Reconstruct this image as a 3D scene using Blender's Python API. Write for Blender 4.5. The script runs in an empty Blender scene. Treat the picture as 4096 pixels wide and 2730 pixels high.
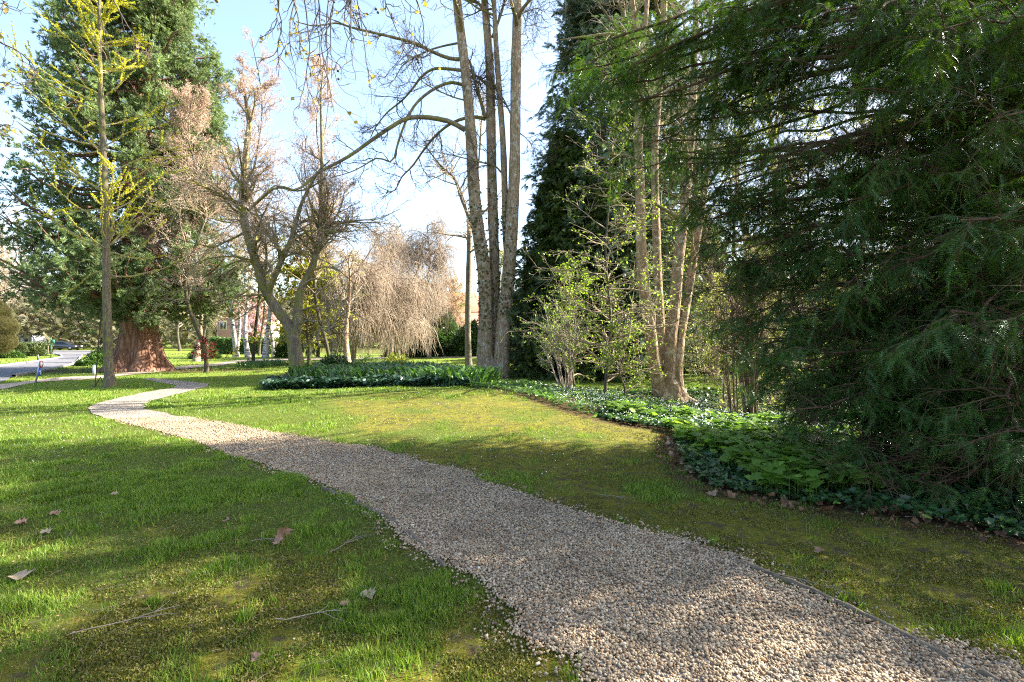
import bpy, math
import numpy as np
rng = np.random.default_rng(11)
R = math.radians
scene = bpy.context.scene
# ---------------------------------------------------------------- camera, sky, sun, exposure
cam_d = bpy.data.cameras.new("camera"); cam_d.lens = 18; cam_d.sensor_width = 36
cam_d.clip_start = 0.05; cam_d.clip_end = 2000
cam = bpy.data.objects.new("camera", cam_d); scene.collection.objects.link(cam)
cam.location = (0, 0, 1.6); cam.rotation_euler = (R(90), 0, 0)
scene.camera = cam
SUN_EL, SUN_AZ = 37.0, 17.0          # azimuth measured from +x towards +y
sdir = np.array([math.cos(R(SUN_EL))*math.cos(R(SUN_AZ)), math.cos(R(SUN_EL))*math.sin(R(SUN_AZ)), math.sin(R(SUN_EL))])
w = bpy.data.worlds.new("World"); scene.world = w; w.use_nodes = True
nt = w.node_tree; bg = nt.nodes['Background']
sky = nt.nodes.new('ShaderNodeTexSky'); sky.sky_type = 'NISHITA'; sky.sun_disc = False
sky.sun_elevation = R(SUN_EL); sky.sun_rotation = R(90 - SUN_AZ)
sky.altitude = 100; sky.air_density = 1.0; sky.dust_density = 2.2; sky.ozone_density = 1.0
nt.links.new(sky.outputs[0], bg.inputs[0]); bg.inputs[1].default_value = 0.105
sd = bpy.data.lights.new("sun", 'SUN'); sd.energy = 5.0; sd.angle = R(0.5); sd.color = (1, .93, .82)
so = bpy.data.objects.new("sun", sd); scene.collection.objects.link(so)
so.rotation_euler = (R(90 - SUN_EL), 0, R(90 + SUN_AZ)); so.location = (20, 5, 20)
vs = scene.view_settings; vs.view_transform = 'Standard'; vs.look = 'None'; vs.gamma = 1; vs.use_curve_mapping = False
vs.exposure = 2.4
cy = scene.cycles; cy.max_bounces = 7; cy.diffuse_bounces = 4; cy.glossy_bounces = 2; cy.transmission_bounces = 4
cy.use_denoising = False; cy.use_adaptive_sampling = False; cy.pixel_filter_type = 'BLACKMAN_HARRIS'; cy.filter_width = 1.15
cy.sample_clamp_indirect = 6

# ---------------------------------------------------------------- helpers
A = np.asarray
def norm(v): return v/np.maximum(np.linalg.norm(v, axis=-1, keepdims=True), 1e-9)
def _h(ix, iy, seed):
    n = (ix.astype(np.int64)*374761393 + iy.astype(np.int64)*668265263 + seed*1442695) & 0xffffffff
    n = ((n ^ (n >> 13))*1274126177) & 0xffffffff
    return ((n ^ (n >> 16)) & 0xffff)/65535.0
def vn(x, y, s, seed=0):
    x = A(x, float)/s; y = A(y, float)/s
    ix = np.floor(x); iy = np.floor(y); fx = x-ix; fy = y-iy
    fx = fx*fx*(3-2*fx); fy = fy*fy*(3-2*fy)
    a = _h(ix, iy, seed); b = _h(ix+1, iy, seed); c = _h(ix, iy+1, seed); d = _h(ix+1, iy+1, seed)
    return (a*(1-fx)+b*fx)*(1-fy)+(c*(1-fx)+d*fx)*fy
def fbm(x, y, s, seed=0): return .5*vn(x, y, s, seed)+.3*vn(x, y, s/2.1, seed+1)+.2*vn(x, y, s/4.3, seed+2)
def sst(a, b, x): t = np.clip((x-a)/(b-a), 0, 1); return t*t*(3-2*t)
def H(x, y):
    x = A(x, float); y = A(y, float)
    z = .30*np.exp(-((x+1.2)/4.2)**2-((y-13.5)/4.5)**2)
    z = z-.45*np.exp(-((x-7)/4.5)**2-((y-15)/5.5)**2)
    z = z+.10*np.exp(-((x+10)/4)**2-((y-25)/3)**2)-.12*np.exp(-((x+7)/6)**2-((y-30)/3)**2)
    z = z+.5*sst(30, 48, y)*np.exp(-((x-2)/9)**2)*(1-sst(60, 90, y))
    z = z+.03*(vn(x, y, 2.3, 5)-.5)*np.exp(-(y/30)**2)+.012*(vn(x, y, .6, 6)-.5)*(y < 25)
    return z
def px(X, Y, d): return np.array([(X-512)/512*d, d, 1.6+(341-Y)/512*d])
def gp(X, Y):
    """ground point seen at picture point X, Y (1024 x 682)"""
    d = 1.0; Y = max(Y, 346.0)
    while d < 400:
        p = px(X, Y, d)
        if p[2] <= H(p[0], p[1]): break
        d += .02*max(1, d/8)
    return np.array([p[0], p[1], float(H(p[0], p[1]))])
def inpoly(x, y, poly):
    poly = A(poly)[:, :2]; r = np.zeros(np.shape(x), bool); j = len(poly)-1
    for i in range(len(poly)):
        xi, yi = poly[i]; xj, yj = poly[j]
        c = ((yi > y) != (yj > y)) & (x < (xj-xi)*(y-yi)/((yj-yi) or 1e-9)+xi)
        r ^= c; j = i
    return r

class MB:
    def __init__(s): s.V = []; s.F = {}; s.n = 0
    def add(s, V, F, mi=0):
        V = A(V, float).reshape(-1, 3); F = A(F, np.int64)
        s.F.setdefault((F.shape[1], mi), []).append(F+s.n); s.V.append(V); s.n += len(V); return s
    def build(s, name, mats, parent=None, smooth=False, loc=None):
        me = bpy.data.meshes.new(name)
        V = np.concatenate(s.V) if s.V else np.zeros((0, 3))
        if parent is not None and loc is None: loc0 = A(parent.get('_o', (0, 0, 0)), float); V = V-loc0
        elif loc is not None: V = V-A(loc, float)
        L = []; tot = []; mi = []
        for (k, m), fl in s.F.items():
            f = np.concatenate(fl); L.append(f.ravel()); tot.append(np.full(len(f), k)); mi.append(np.full(len(f), m))
        L = np.concatenate(L); tot = np.concatenate(tot); mi = np.concatenate(mi)
        me.vertices.add(len(V)); me.vertices.foreach_set('co', V.ravel().astype(np.float32))
        me.loops.add(len(L)); me.loops.foreach_set('vertex_index', L.astype(np.int32))
        me.polygons.add(len(tot)); st = np.concatenate([[0], np.cumsum(tot)[:-1]])
        me.polygons.foreach_set('loop_start', st.astype(np.int32)); me.polygons.foreach_set('loop_total', tot.astype(np.int32))
        me.polygons.foreach_set('material_index', mi.astype(np.int32))
        if smooth: me.polygons.foreach_set('use_smooth', np.ones(len(tot), bool))
        for m in (mats if isinstance(mats, (list, tuple)) else [mats]): me.materials.append(m)
        me.update(calc_edges=True)
        o = bpy.data.objects.new(name, me); scene.collection.objects.link(o)
        if parent is not None: o.parent = parent
        if loc is not None: o.location = tuple(loc)
        return o
def tag(o, label=None, cat=None, group=None, kind=None):
    for k, v in (('label', label), ('category', cat), ('group', group), ('kind', kind)):
        if v: o[k] = v
    return o
def thing(name, label, cat, loc=(0, 0, 0), group=None):
    o = bpy.data.objects.new(name, None); scene.collection.objects.link(o); o.location = tuple(float(v) for v in loc)
    o.empty_display_size = .1
    o['_o'] = [float(v) for v in loc]; return tag(o, label, cat, group)
def dup(root, loc, rz=0, sc=1, label=None):
    r = root.copy(); scene.collection.objects.link(r); r.location = tuple(loc); r.rotation_euler = (0, 0, rz)
    r.scale = (sc, sc, sc) if np.isscalar(sc) else sc
    if label: r['label'] = label
    for ch in list(root.children):
        c = ch.copy(); scene.collection.objects.link(c); c.parent = r
        for g in ch.children:
            d = g.copy(); scene.collection.objects.link(d); d.parent = c
    return r

# tubes along polylines: P (N,K,3), Rr (N,K)
def tubes(mb, P, Rr, S=5, mi=0, cap=False):
    P = A(P, float); Rr = A(Rr, float)
    if P.ndim == 2: P = P[None]; Rr = Rr[None]
    N, K, _ = P.shape
    if N == 0: return
    T = np.gradient(P, axis=1); T = norm(T)
    ref = np.where(np.abs(T[:, :1, 2:3]) > .8, A([1., .2, 0]), A([0, 0.1, 1.]))
    ref = np.broadcast_to(ref, T.shape)
    U = norm(np.cross(T, ref)); W = np.cross(T, U)
    a = np.arange(S)*2*math.pi/S
    V = P[:, :, None]+Rr[:, :, None, None]*(U[:, :, None]*np.cos(a)[:, None]+W[:, :, None]*np.sin(a)[:, None])
    i = np.arange(N)[:, None, None]*K*S+np.arange(K-1)[None, :, None]*S+np.arange(S)[None, None]
    j = np.arange(N)[:, None, None]*K*S+np.arange(K-1)[None, :, None]*S+((np.arange(S)+1) % S)[None, None]
    F = np.stack([i, j, j+S, i+S], -1).reshape(-1, 4)
    mb.add(V.reshape(-1, 3), F, mi)
    return mb
def spline(pts, K=24):
    """Catmull-Rom through pts (n, m) -> (K, m)"""
    p = A(pts, float); n = len(p); p = np.vstack([2*p[0]-p[1], p, 2*p[-1]-p[-2]])
    t = np.linspace(0, n-1, K); i = np.minimum(t.astype(int), n-2); f = (t-i)[:, None]
    a, b, c, d = p[i], p[i+1], p[i+2], p[i+3]
    return .5*(2*b+(c-a)*f+(2*a-5*b+4*c-d)*f**2+(3*b-a-3*c+d)*f**3)
def pline(pts, K=24):
    """pts rows (X, Y, depth, radius) in the picture -> world polyline and radii"""
    s = spline(pts, K); P = np.stack([(s[:, 0]-512)/512*s[:, 2], s[:, 2], 1.6+(341-s[:, 1])/512*s[:, 2]], -1)
    return P, np.maximum(s[:, 3], .004)
def sample(P, idx, t):
    K = P.shape[1]; u = t*(K-1); i = np.minimum(u.astype(int), K-2); f = (u-i)
    a = P[idx, i]; b = P[idx, i+1]
    if P.ndim == 2: return a*(1-f)+b*f, None
    return a*(1-f[:, None])+b*f[:, None], norm(b-a)
def grow(P, Rr, n, t=(.2, 1), ang=(35, 65), L=(.5, 1), K=6, up=0., wig=.12, rr=.5, rend=.003, flat=0., side=None, taper=None, upend=None, rmax=9):
    N = P.shape[0]
    if N == 0: return P, Rr
    idx = np.repeat(np.arange(N), n); M = len(idx)
    tt = rng.uniform(t[0], t[1], M); pos, T = sample(P, idx, tt); r0, _ = sample(Rr, idx, tt)
    plen = np.linalg.norm(np.diff(P, axis=1), axis=2).sum(1)[idx]
    a = rng.normal(size=(M, 3)); a[:, 2] *= (1-flat)
    if side is not None: a = a+A(side)
    a = norm(a-(a*T).sum(1, keepdims=True)*T)
    th = np.radians(rng.uniform(ang[0], ang[1], M))[:, None]
    d = norm(T*np.cos(th)+a*np.sin(th))
    ln = (L(tt, plen) if callable(L) else rng.uniform(L[0], L[1], M)*plen)
    if taper: ln = ln*(1-taper*(tt-t[0])/(t[1]-t[0]+1e-6))
    out = np.zeros((M, K, 3)); out[:, 0] = pos; st = (ln/(K-1))[:, None]
    ue = up if upend is None else upend
    for k in range(1, K):
        g = up+(ue-up)*k/(K-1)
        d = norm(d+A([0, 0, g/(K-1)])+wig*rng.normal(size=(M, 3)))
        out[:, k] = out[:, k-1]+d*st
    s = np.linspace(0, 1, K)[None]
    ra = np.minimum(r0*rr, rmax)[:, None]*(1-s)**.8+rend
    return out, ra
def ends(P, n, t=(.2, 1)):
    N = len(P); idx = np.repeat(np.arange(N), n); tt = rng.uniform(t[0], t[1], len(idx)); return sample(P, idx, tt)
# stamping of a small template (x along, y across, z normal) at many places
def stamp(mb, tV, tF, pos, U, size, up=(0, 0, 1), jit=.4, mi=0, wid=1.):
    N = len(pos)
    if N == 0: return
    U = norm(U); n = norm(A(up, float)+jit*rng.normal(size=(N, 3))); W = norm(n-(n*U).sum(1, keepdims=True)*U); Vv = np.cross(W, U)
    size = np.broadcast_to(size, (N,))
    V = pos[:, None]+size[:, None, None]*(tV[None, :, 0:1]*U[:, None]+wid*tV[None, :, 1:2]*Vv[:, None]+tV[None, :, 2:3]*W[:, None])
    m = len(tV)
    for F in tF:
        F = A(F)
        FF = (F[None]+(np.arange(N)*m)[:, None, None]).reshape(-1, F.shape[1])
        mb.F.setdefault((F.shape[1], mi), []).append(FF+mb.n)
    mb.V.append(V.reshape(-1, 3)); mb.n += N*m
def rdir(n, up=0., flat=1.):
    d = rng.normal(size=(n, 3)); d[:, 2] *= flat; d = norm(d); d[:, 2] += up; return norm(d)
def box(mb, c, s, mi=0, rz=0.):
    c = A(c, float); s = A(s, float)/2; v = A([[x, y, z] for x in (-1, 1) for y in (-1, 1) for z in (-1, 1)], float)*s
    q = A([[math.cos(rz), -math.sin(rz), 0], [math.sin(rz), math.cos(rz), 0], [0, 0, 1]]); v = v@q.T+c
    mb.add(v, [[0, 1, 3, 2], [4, 6, 7, 5], [0, 4, 5, 1], [2, 3, 7, 6], [0, 2, 6, 4], [1, 5, 7, 3]], mi); return mb
def prism(mb, prof, y0, y1, mi=0, M=None):
    """profile in (x, z) extruded along y"""
    p = A(prof, float); n = len(p)
    V = np.concatenate([np.c_[p[:, 0], np.full(n, y0), p[:, 1]], np.c_[p[:, 0], np.full(n, y1), p[:, 1]]])
    if M is not None: V = M(V)
    q = [[i, (i+1) % n, (i+1) % n+n, i+n] for i in range(n)]
    b = mb.n; mb.V.append(V); mb.n += 2*n
    mb.F.setdefault((4, mi), []).append(A(q)+b)
    mb.F.setdefault((n, mi), []).append(A([list(range(n))[::-1], [i+n for i in range(n)]])+b)
def disc(mb, c, r, h, axis=(0, 0, 1), S=16, mi=0, r2=None):
    """capped cylinder centred at c"""
    ax = norm(A(axis, float)); c = A(c, float); r2 = r if r2 is None else r2
    ref = A([1., 0, 0]) if abs(ax[0]) < .8 else A([0, 1., 0]); u = norm(np.cross(ax, ref)); v = np.cross(ax, u)
    a = np.arange(S)*2*math.pi/S; ring = np.cos(a)[:, None]*u+np.sin(a)[:, None]*v
    V = np.concatenate([c-ax*h/2+ring*r, c+ax*h/2+ring*r2]); b = mb.n; mb.V.append(V); mb.n += 2*S
    mb.F.setdefault((4, mi), []).append(A([[i, (i+1) % S, (i+1) % S+S, i+S] for i in range(S)])+b)
    mb.F.setdefault((S, mi), []).append(A([list(range(S))[::-1], [i+S for i in range(S)]])+b)
def lathe(mb, c, prof, S=20, mi=0, noise=0., seed=1):
    """prof: rows (r, z)"""
    p = A(prof, float); K = len(p); a = np.arange(S)*2*math.pi/S; c = A(c, float)
    rr = p[:, 0][:, None]*(1+noise*(vn(np.cos(a)[None]*3+p[:, 1][:, None]*2, np.sin(a)[None]*3+p[:, 1][:, None], .7, seed)-.5))
    V = np.stack([rr*np.cos(a), rr*np.sin(a), np.broadcast_to(p[:, 1][:, None], rr.shape)], -1)+c
    i = np.arange(K-1)[:, None]*S+np.arange(S); j = np.arange(K-1)[:, None]*S+(np.arange(S)+1) % S
    mb.add(V.reshape(-1, 3), np.stack([i, j, j+S, i+S], -1).reshape(-1, 4), mi)

# ---------------------------------------------------------------- templates
LEAF = (A([[0, 0, 0], [.45, .28, .05], [1, 0, -.08], [.45, -.28, .05]]), [[[0, 3, 2, 1]]])
def _tuft(n, spread, wdt, seed=3, curl=.2):
    g = np.random.default_rng(seed); V = []; F = []
    for i in range(n):
        a = g.uniform(-spread, spread); b = g.uniform(-spread, spread)*.8; L = g.uniform(.6, 1)
        d = norm(A([1., math.tan(a*.9), math.tan(b*.9)])); s = norm(np.cross(d, g.normal(size=3)))*wdt
        k = len(V); V += [d*0-s*.6, d*0+s*.6, d*L*.6+s+[0, 0, -.05], d*L*.6-s+[0, 0, -.05], d*L+[0, 0, curl*.3]]
        F += [[k, k+1, k+2, k+3]]
    T = [[f[3], f[2], f[3]+1] for f in F]
    return A(V), [A(F), A(T)]
TUFT = _tuft(15, .85, .042)
def _spray(n=13, L=.2, wdt=.034, seed=1, droop=.25):
    g = np.random.default_rng(seed); V = []; F = []
    for i in range(n):
        u = .04+.93*i/(n-1)
        for s in (-1, 1):
            l = L*(1-.55*(i/(n-1))**2)*g.uniform(.85, 1.1); c = A([u+g.uniform(-.01, .01), 0, -droop*u*u])
            d = norm(A([.55, s*1., g.uniform(-.25, .15)])); k = len(V)
            V += [c+[-wdt/2, 0, 0], c+[wdt/2, 0, 0], c+d*l]; F.append([k, k+1, k+2])
    k = len(V); V += [A([0, -.012, 0]), A([0, .012, 0]), A([1, 0, -droop])]; F.append([k, k+1, k+2])
    return A(V), [A(F)]
YEW = _spray(11, .2, .046); YEW2 = _spray(7, .26, .07, 2)
def _frond(n=7, seed=4):      # conifer frond, fan of side shoots
    g = np.random.default_rng(seed); V = []; F = []
    for i in range(n):
        u = .05+.85*i/(n-1)
        for s in (-1, 1):
            l = .42*(1-.6*i/(n-1))*g.uniform(.75, 1.15); c = A([u, 0, -.2*u*u]); d = norm(A([.8, s, g.uniform(-.35, .05)]))
            w_ = A([.05, -s*.045, 0]); k = len(V)
            V += [c-w_, c+w_, c+d*l]; F.append([k, k+1, k+2])
    k = len(V); V += [A([0, -.03, 0]), A([0, .03, 0]), A([1.1, 0, -.25])]; F.append([k, k+1, k+2])
    return A(V), [A(F)]
FROND = _frond()
def _poly(pts, cup=0.):
    p = A(pts, float); V = np.vstack([[p[:, 0].mean(), 0, 0], np.c_[p, cup*np.abs(p[:, 1])]]); n = len(p)
    return V, [A([[0, i+1, (i+1) % n+1] for i in range(n)])]
IVY = _poly([[0, 0], [-.08, .28], [.15, .42], [.35, .3], [.55, .45], [.66, .2], [1, 0], [.66, -.2], [.55, -.45], [.35, -.3], [.15, -.42], [-.08, -.28]], .15)
MAPLE = _poly([[0, 0], [-.12, .3], [.1, .3], [.08, .62], [.35, .42], [.5, .62], [.6, .3], [.72, .32], [1, 0], [.72, -.32], [.6, -.3], [.5, -.62], [.35, -.42], [.08, -.62], [.1, -.3], [-.12, -.3]], -.12)
OVAL = _poly([[0, 0], [.2, .14], [.5, .2], [.8, .13], [1, 0], [.8, -.13], [.5, -.2], [.2, -.14]], .2)
BLADE = (A([[0, -.06, 0], [0, .06, 0], [.12, .05, .5], [.12, -.05, .5], [.38, 0, .95]]), [A([[0, 1, 2, 3]]), A([[3, 2, 4]])])
STRAP = (A([[0, -.04, 0], [0, .04, 0], [.1, .05, .45], [.1, -.05, .45], [.3, .045, .8], [.3, -.045, .8], [.6, 0, .9]]), [A([[0, 1, 2, 3], [3, 2, 4, 5]]), A([[5, 4, 6]])])
def _stone(seed):
    g = np.random.default_rng(seed); t = (1+5**.5)/2
    v = norm(A([[-1, t, 0], [1, t, 0], [-1, -t, 0], [1, -t, 0], [0, -1, t], [0, 1, t], [0, -1, -t], [0, 1, -t], [t, 0, -1], [t, 0, 1], [-t, 0, -1], [-t, 0, 1]], float))
    f = [[0, 11, 5], [0, 5, 1], [0, 1, 7], [0, 7, 10], [0, 10, 11], [1, 5, 9], [5, 11, 4], [11, 10, 2], [10, 7, 6], [7, 1, 8], [3, 9, 4], [3, 4, 2], [3, 2, 6], [3, 6, 8], [3, 8, 9], [4, 9, 5], [2, 4, 11], [6, 2, 10], [8, 6, 7], [9, 8, 1]]
    return v*g.uniform(.68, 1.12, (12, 1))*A([1, g.uniform(.65, .9), g.uniform(.5, .75)])*.5, [A(f)]
STONES = [_stone(s) for s in range(6)]
def _curl():       # curled dead leaf
    p = MAPLE[0].copy(); x, y = p[:, 0]-.4, p[:, 1]
    p[:, 2] = .55*y*y+.35*x*x+.12*np.sin(7*x+5*y); return p, MAPLE[1]
CURL = _curl()

# ---------------------------------------------------------------- materials
def mat(name): m = bpy.data.materials.new(name); m.use_nodes = True; return m, m.node_tree, m.node_tree.nodes['Principled BSDF']
def N(nt, t, **k):
    n = nt.nodes.new(t)
    for a, b in k.items():
        if a in n.inputs.keys(): n.inputs[a].default_value = b
        else: setattr(n, a, b)
    return n
def ramp(nt, fac, cols, interp='LINEAR'):
    r = N(nt, 'ShaderNodeValToRGB'); r.color_ramp.interpolation = interp; e = r.color_ramp.elements
    while len(e) < len(cols): e.new(.5)
    for i, (p, c) in enumerate(cols): e[i].position = p; e[i].color = (*c, 1)
    nt.links.new(fac, r.inputs[0]); return r.outputs[0]
def noise(nt, s, d=4, rough=.6, vec=None, out=0):
    n = N(nt, 'ShaderNodeTexNoise'); n.inputs['Scale'].default_value = s; n.inputs['Detail'].default_value = d; n.inputs['Roughness'].default_value = rough
    if vec is not None: nt.links.new(vec, n.inputs['Vector'])
    return n.outputs[out]
def wpos(nt): return N(nt, 'ShaderNodeNewGeometry').outputs['Position']
def mixc(nt, f, a, b, mode='MIX'):
    m = N(nt, 'ShaderNodeMix'); m.data_type = 'RGBA'; m.blend_type = mode
    for i, v in ((0, f), (6, a), (7, b)):
        if hasattr(v, 'is_linked'): nt.links.new(v, m.inputs[i])
        elif i == 0: m.inputs[0].default_value = v
        else: m.inputs[i].default_value = (*v, 1)
    return m.outputs[2]
def math_(nt, op, a, b=None, clamp=False):
    m = N(nt, 'ShaderNodeMath'); m.operation = op; m.use_clamp = clamp
    for i, v in ((0, a), (1, b)):
        if v is None: continue
        if hasattr(v, 'is_linked'): nt.links.new(v, m.inputs[i])
        else: m.inputs[i].default_value = v
    return m.outputs[0]
def bump(nt, bs, h, st, dist=.02):
    b = N(nt, 'ShaderNodeBump'); b.inputs['Strength'].default_value = st; b.inputs['Distance'].default_value = dist
    nt.links.new(h, b.inputs['Height']); nt.links.new(b.outputs[0], bs.inputs['Normal']); return b
def plain(name, col, rough=.6, metal=0., var=0.):
    m, nt, bs = mat(name); bs.inputs['Base Color'].default_value = (*col, 1); bs.inputs['Roughness'].default_value = rough; bs.inputs['Metallic'].default_value = metal
    if var:
        f = noise(nt, 9, 5, .6, wpos(nt)); c = tuple(v*(1-var) for v in col); e = tuple(min(1, v*(1+var*.5)) for v in col)
        nt.links.new(ramp(nt, f, [(.3, c), (.7, e)]), bs.inputs['Base Color'])
    return m
def leafm(name, cols, trans=.45, tcol=None, rough=.45, vs_=1.2, vary=.45, spec=.35):
    """cols: three colours spread over the separate leaves"""
    m, nt, bs = mat(name); g = N(nt, 'ShaderNodeNewGeometry')
    c = ramp(nt, g.outputs['Random Per Island'], [(0, cols[0]), (.5, cols[1]), (1, cols[2])])
    f = ramp(nt, noise(nt, vs_, 3, .6, g.outputs['Position']), [(.3, (1-vary,)*3), (.7, (1+vary*.35,)*3)])
    c = mixc(nt, 1., c, f, 'MULTIPLY'); nt.links.new(c, bs.inputs['Base Color'])
    bs.inputs['Roughness'].default_value = rough; bs.inputs['Specular IOR Level'].default_value = spec
    if trans > 0:
        t = N(nt, 'ShaderNodeBsdfTranslucent'); tc = tcol or (1.5, 1.45, .6)
        nt.links.new(mixc(nt, 1., c, tc, 'MULTIPLY'), t.inputs[0])
        mx = N(nt, 'ShaderNodeMixShader'); mx.inputs[0].default_value = trans
        nt.links.new(bs.outputs[0], mx.inputs[1]); nt.links.new(t.outputs[0], mx.inputs[2])
        nt.links.new(mx.outputs[0], nt.nodes['Material Output'].inputs[0])
    return m
def barkm(name, c1, c2, moss=None, mossamt=.5, sc=8., st=.9, ratio=5., flake=None, dist=.03):
    m, nt, bs = mat(name); p = wpos(nt)
    mp = N(nt, 'ShaderNodeMapping'); mp.inputs['Scale'].default_value = (1, 1, 1/ratio); nt.links.new(p, mp.inputs[0])
    n1 = noise(nt, sc, 8, .65, mp.outputs[0]); n2 = noise(nt, 1.7, 4, .6, p)
    v = N(nt, 'ShaderNodeTexVoronoi'); v.feature = 'DISTANCE_TO_EDGE'; v.inputs['Scale'].default_value = sc*1.5; nt.links.new(mp.outputs[0], v.inputs['Vector'])
    crack = math_(nt, 'MULTIPLY', v.outputs['Distance'], 5., True)
    c = ramp(nt, n1, [(.3, c1), (.68, c2)])
    c = mixc(nt, math_(nt, 'MULTIPLY', math_(nt, 'SUBTRACT', 1., crack), .5), c, tuple(x*.4 for x in c1))
    c = mixc(nt, ramp(nt, n2, [(.35, (0, 0, 0)), (.7, (.5,)*3)]), c, tuple(x*.62 for x in c1))
    if flake: c = mixc(nt, ramp(nt, noise(nt, 5, 5, .7, p), [(.55, (0, 0, 0)), (.62, (1, 1, 1))]), c, flake)
    if moss:
        c = mixc(nt, ramp(nt, noise(nt, 3.1, 6, .7, p), [(.62-mossamt*.35, (0, 0, 0)), (.72-mossamt*.3, (1, 1, 1))]), c, moss)
    nt.links.new(c, bs.inputs['Base Color']); bs.inputs['Roughness'].default_value = .9; bs.inputs['Specular IOR Level'].default_value = .2
    bump(nt, bs, math_(nt, 'ADD', n1, math_(nt, 'MULTIPLY', crack, .4)), st, dist); return m
# ================================================================ GROUND
G = lambda pts: A([gp(*p) for p in pts])
s_ = 1024/2353
left_edge = [(1580, 1900), (1335, 1568), (1190, 1440), (1060, 1330), (960, 1260), (850, 1180), (740, 1115), (600, 1070), (440, 1015), (330, 985), (240, 963), (200, 945), (205, 932), (265, 915), (340, 901), (400, 890), (375, 881), (335, 873)]
right_edge = [(3300, 1900), (2440, 1568), (1975, 1420), (1700, 1290), (1560, 1240), (1280, 1160), (1070, 1090), (900, 1040), (720, 1010), (520, 975), (400, 953), (335, 938), (340, 927), (365, 917), (420, 903), (485, 885), (450, 878), (338, 869)]
LE = G([(a*s_, b*s_) for a, b in left_edge]); RE = G([(a*s_, b*s_) for a, b in right_edge])
LE = spline(LE, 160); RE = spline(RE, 160)
def wob(E, k):
    t = np.arange(len(E)); d = np.minimum(1, 8/np.maximum(E[:, 1], 4)); E = E.copy()
    E[:, 0] += (vn(t, t*0, 3, k)-.5)*.16; E[:, 1] += (vn(t, t*0, 4, k+1)-.5)*.12; return E
LE = wob(LE, 1); RE = wob(RE, 4)
PATH = np.vstack([LE, RE[::-1]])
cross_lo = [(-60, 398), (0, 390), (17, 386.5), (36, 383), (60, 381), (100, 378.6), (128, 375.5), (163, 371.5), (187, 368.6), (201, 367.2), (222, 365.4), (240, 362.3), (270, 361), (316, 359.7), (400, 358.3), (470, 357.6), (560, 358), (640, 358.6)]
cross_hi = [(-60, 388), (0, 384.5), (17, 383), (36, 380.5), (60, 377.8), (100, 376), (128, 372.5), (163, 368.8), (187, 366), (201, 364.8), (220, 363), (238, 360.6), (270, 359.2), (316, 358.3), (400, 357.3), (470, 356.7), (560, 356.8), (640, 357.3)]
CL = spline(G(cross_lo), 120); CH = spline(G(cross_hi), 120); CROSS = np.vstack([CL, CH[::-1]])
road_hi = [(-80, 372), (0, 366.6), (12, 365), (33.5, 362.3), (46, 360.2), (58, 358.4), (61, 356), (52, 354), (30, 353), (-60, 352.6)]
road_lo = [(-80, 392), (0, 382.5), (12.5, 377.5), (40, 372), (62, 367.5), (73.6, 364), (79, 360), (81, 357), (90, 354.5), (140, 353.6)]
RH = spline(G(road_hi), 80); RL = spline(G(road_lo), 80)
RH_far = G([(-60, 350.4), (140, 350.6)])
ROAD = np.vstack([RL, RH_far[::-1], RH[::-1]])
bed = [(262, 388), (268, 381), (300, 374), (330, 370), (380, 368), (430, 369), (455, 376), (478, 382), (520, 384), (560, 389), (600, 393), (640, 392), (700, 391), (760, 392), (820, 390), (900, 390), (1100, 392), (1500, 420), (1500, 640), (1180, 572), (1060, 552), (1000, 538), (940, 527), (880, 517), (820, 508), (760, 498), (712, 488), (688, 474), (680, 458), (676, 446), (680, 436), (660, 430), (620, 424), (585, 415), (560, 407), (530, 398), (505, 391), (470, 387.5), (430, 386), (360, 387), (300, 389), (270, 390)]
BED = G(bed)
BEDS = BED
def lawn_mask(x, y): return ~(inpoly(x, y, PATH) | inpoly(x, y, CROSS) | inpoly(x, y, ROAD) | inpoly(x, y, BED))
def lush(x, y):
    """0 = bare moss and soil, 1 = full grass"""
    side = sst(-.3, .8, x+(y-3.5)*.55)           # right of the path at the front is moss
    near = sst(2., 6.2, y+.35*(-x-1))
    L = .26+.70*near
    L = L*(1-side*.62*(1-sst(11, 19, y)))
    L = L*np.where(x > 1.0, 1-.5*(1-sst(6, 20, y)), 1)
    L = L+(fbm(x, y, .7, 21)-.5)*1.5*(1-.6*sst(6, 14, y))
    return np.clip(L, 0, 1)
def axis_(lo, hi, fine_lo, fine_hi, f, g=1.09):
    a = list(np.arange(fine_lo, fine_hi, f)); s = f; v = a[-1]
    while v < hi: s *= g; v += s; a.append(v)
    s = f; v = a[0]
    while v > lo: s *= g; v -= s; a.insert(0, v)
    return A(a)
xs = axis_(-900, 900, -9, 9, .1); ys = axis_(-200, 900, 1.5, 16, .1)
gx, gy = np.meshgrid(xs, ys); gz = H(gx, gy)
mb = MB(); nx = len(xs); ny = len(ys)
i = (np.arange(ny-1)[:, None]*nx+np.arange(nx-1)).ravel()
mb.add(np.c_[gx.ravel(), gy.ravel(), gz.ravel()], np.stack([i, i+1, i+1+nx, i+nx], -1))
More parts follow.
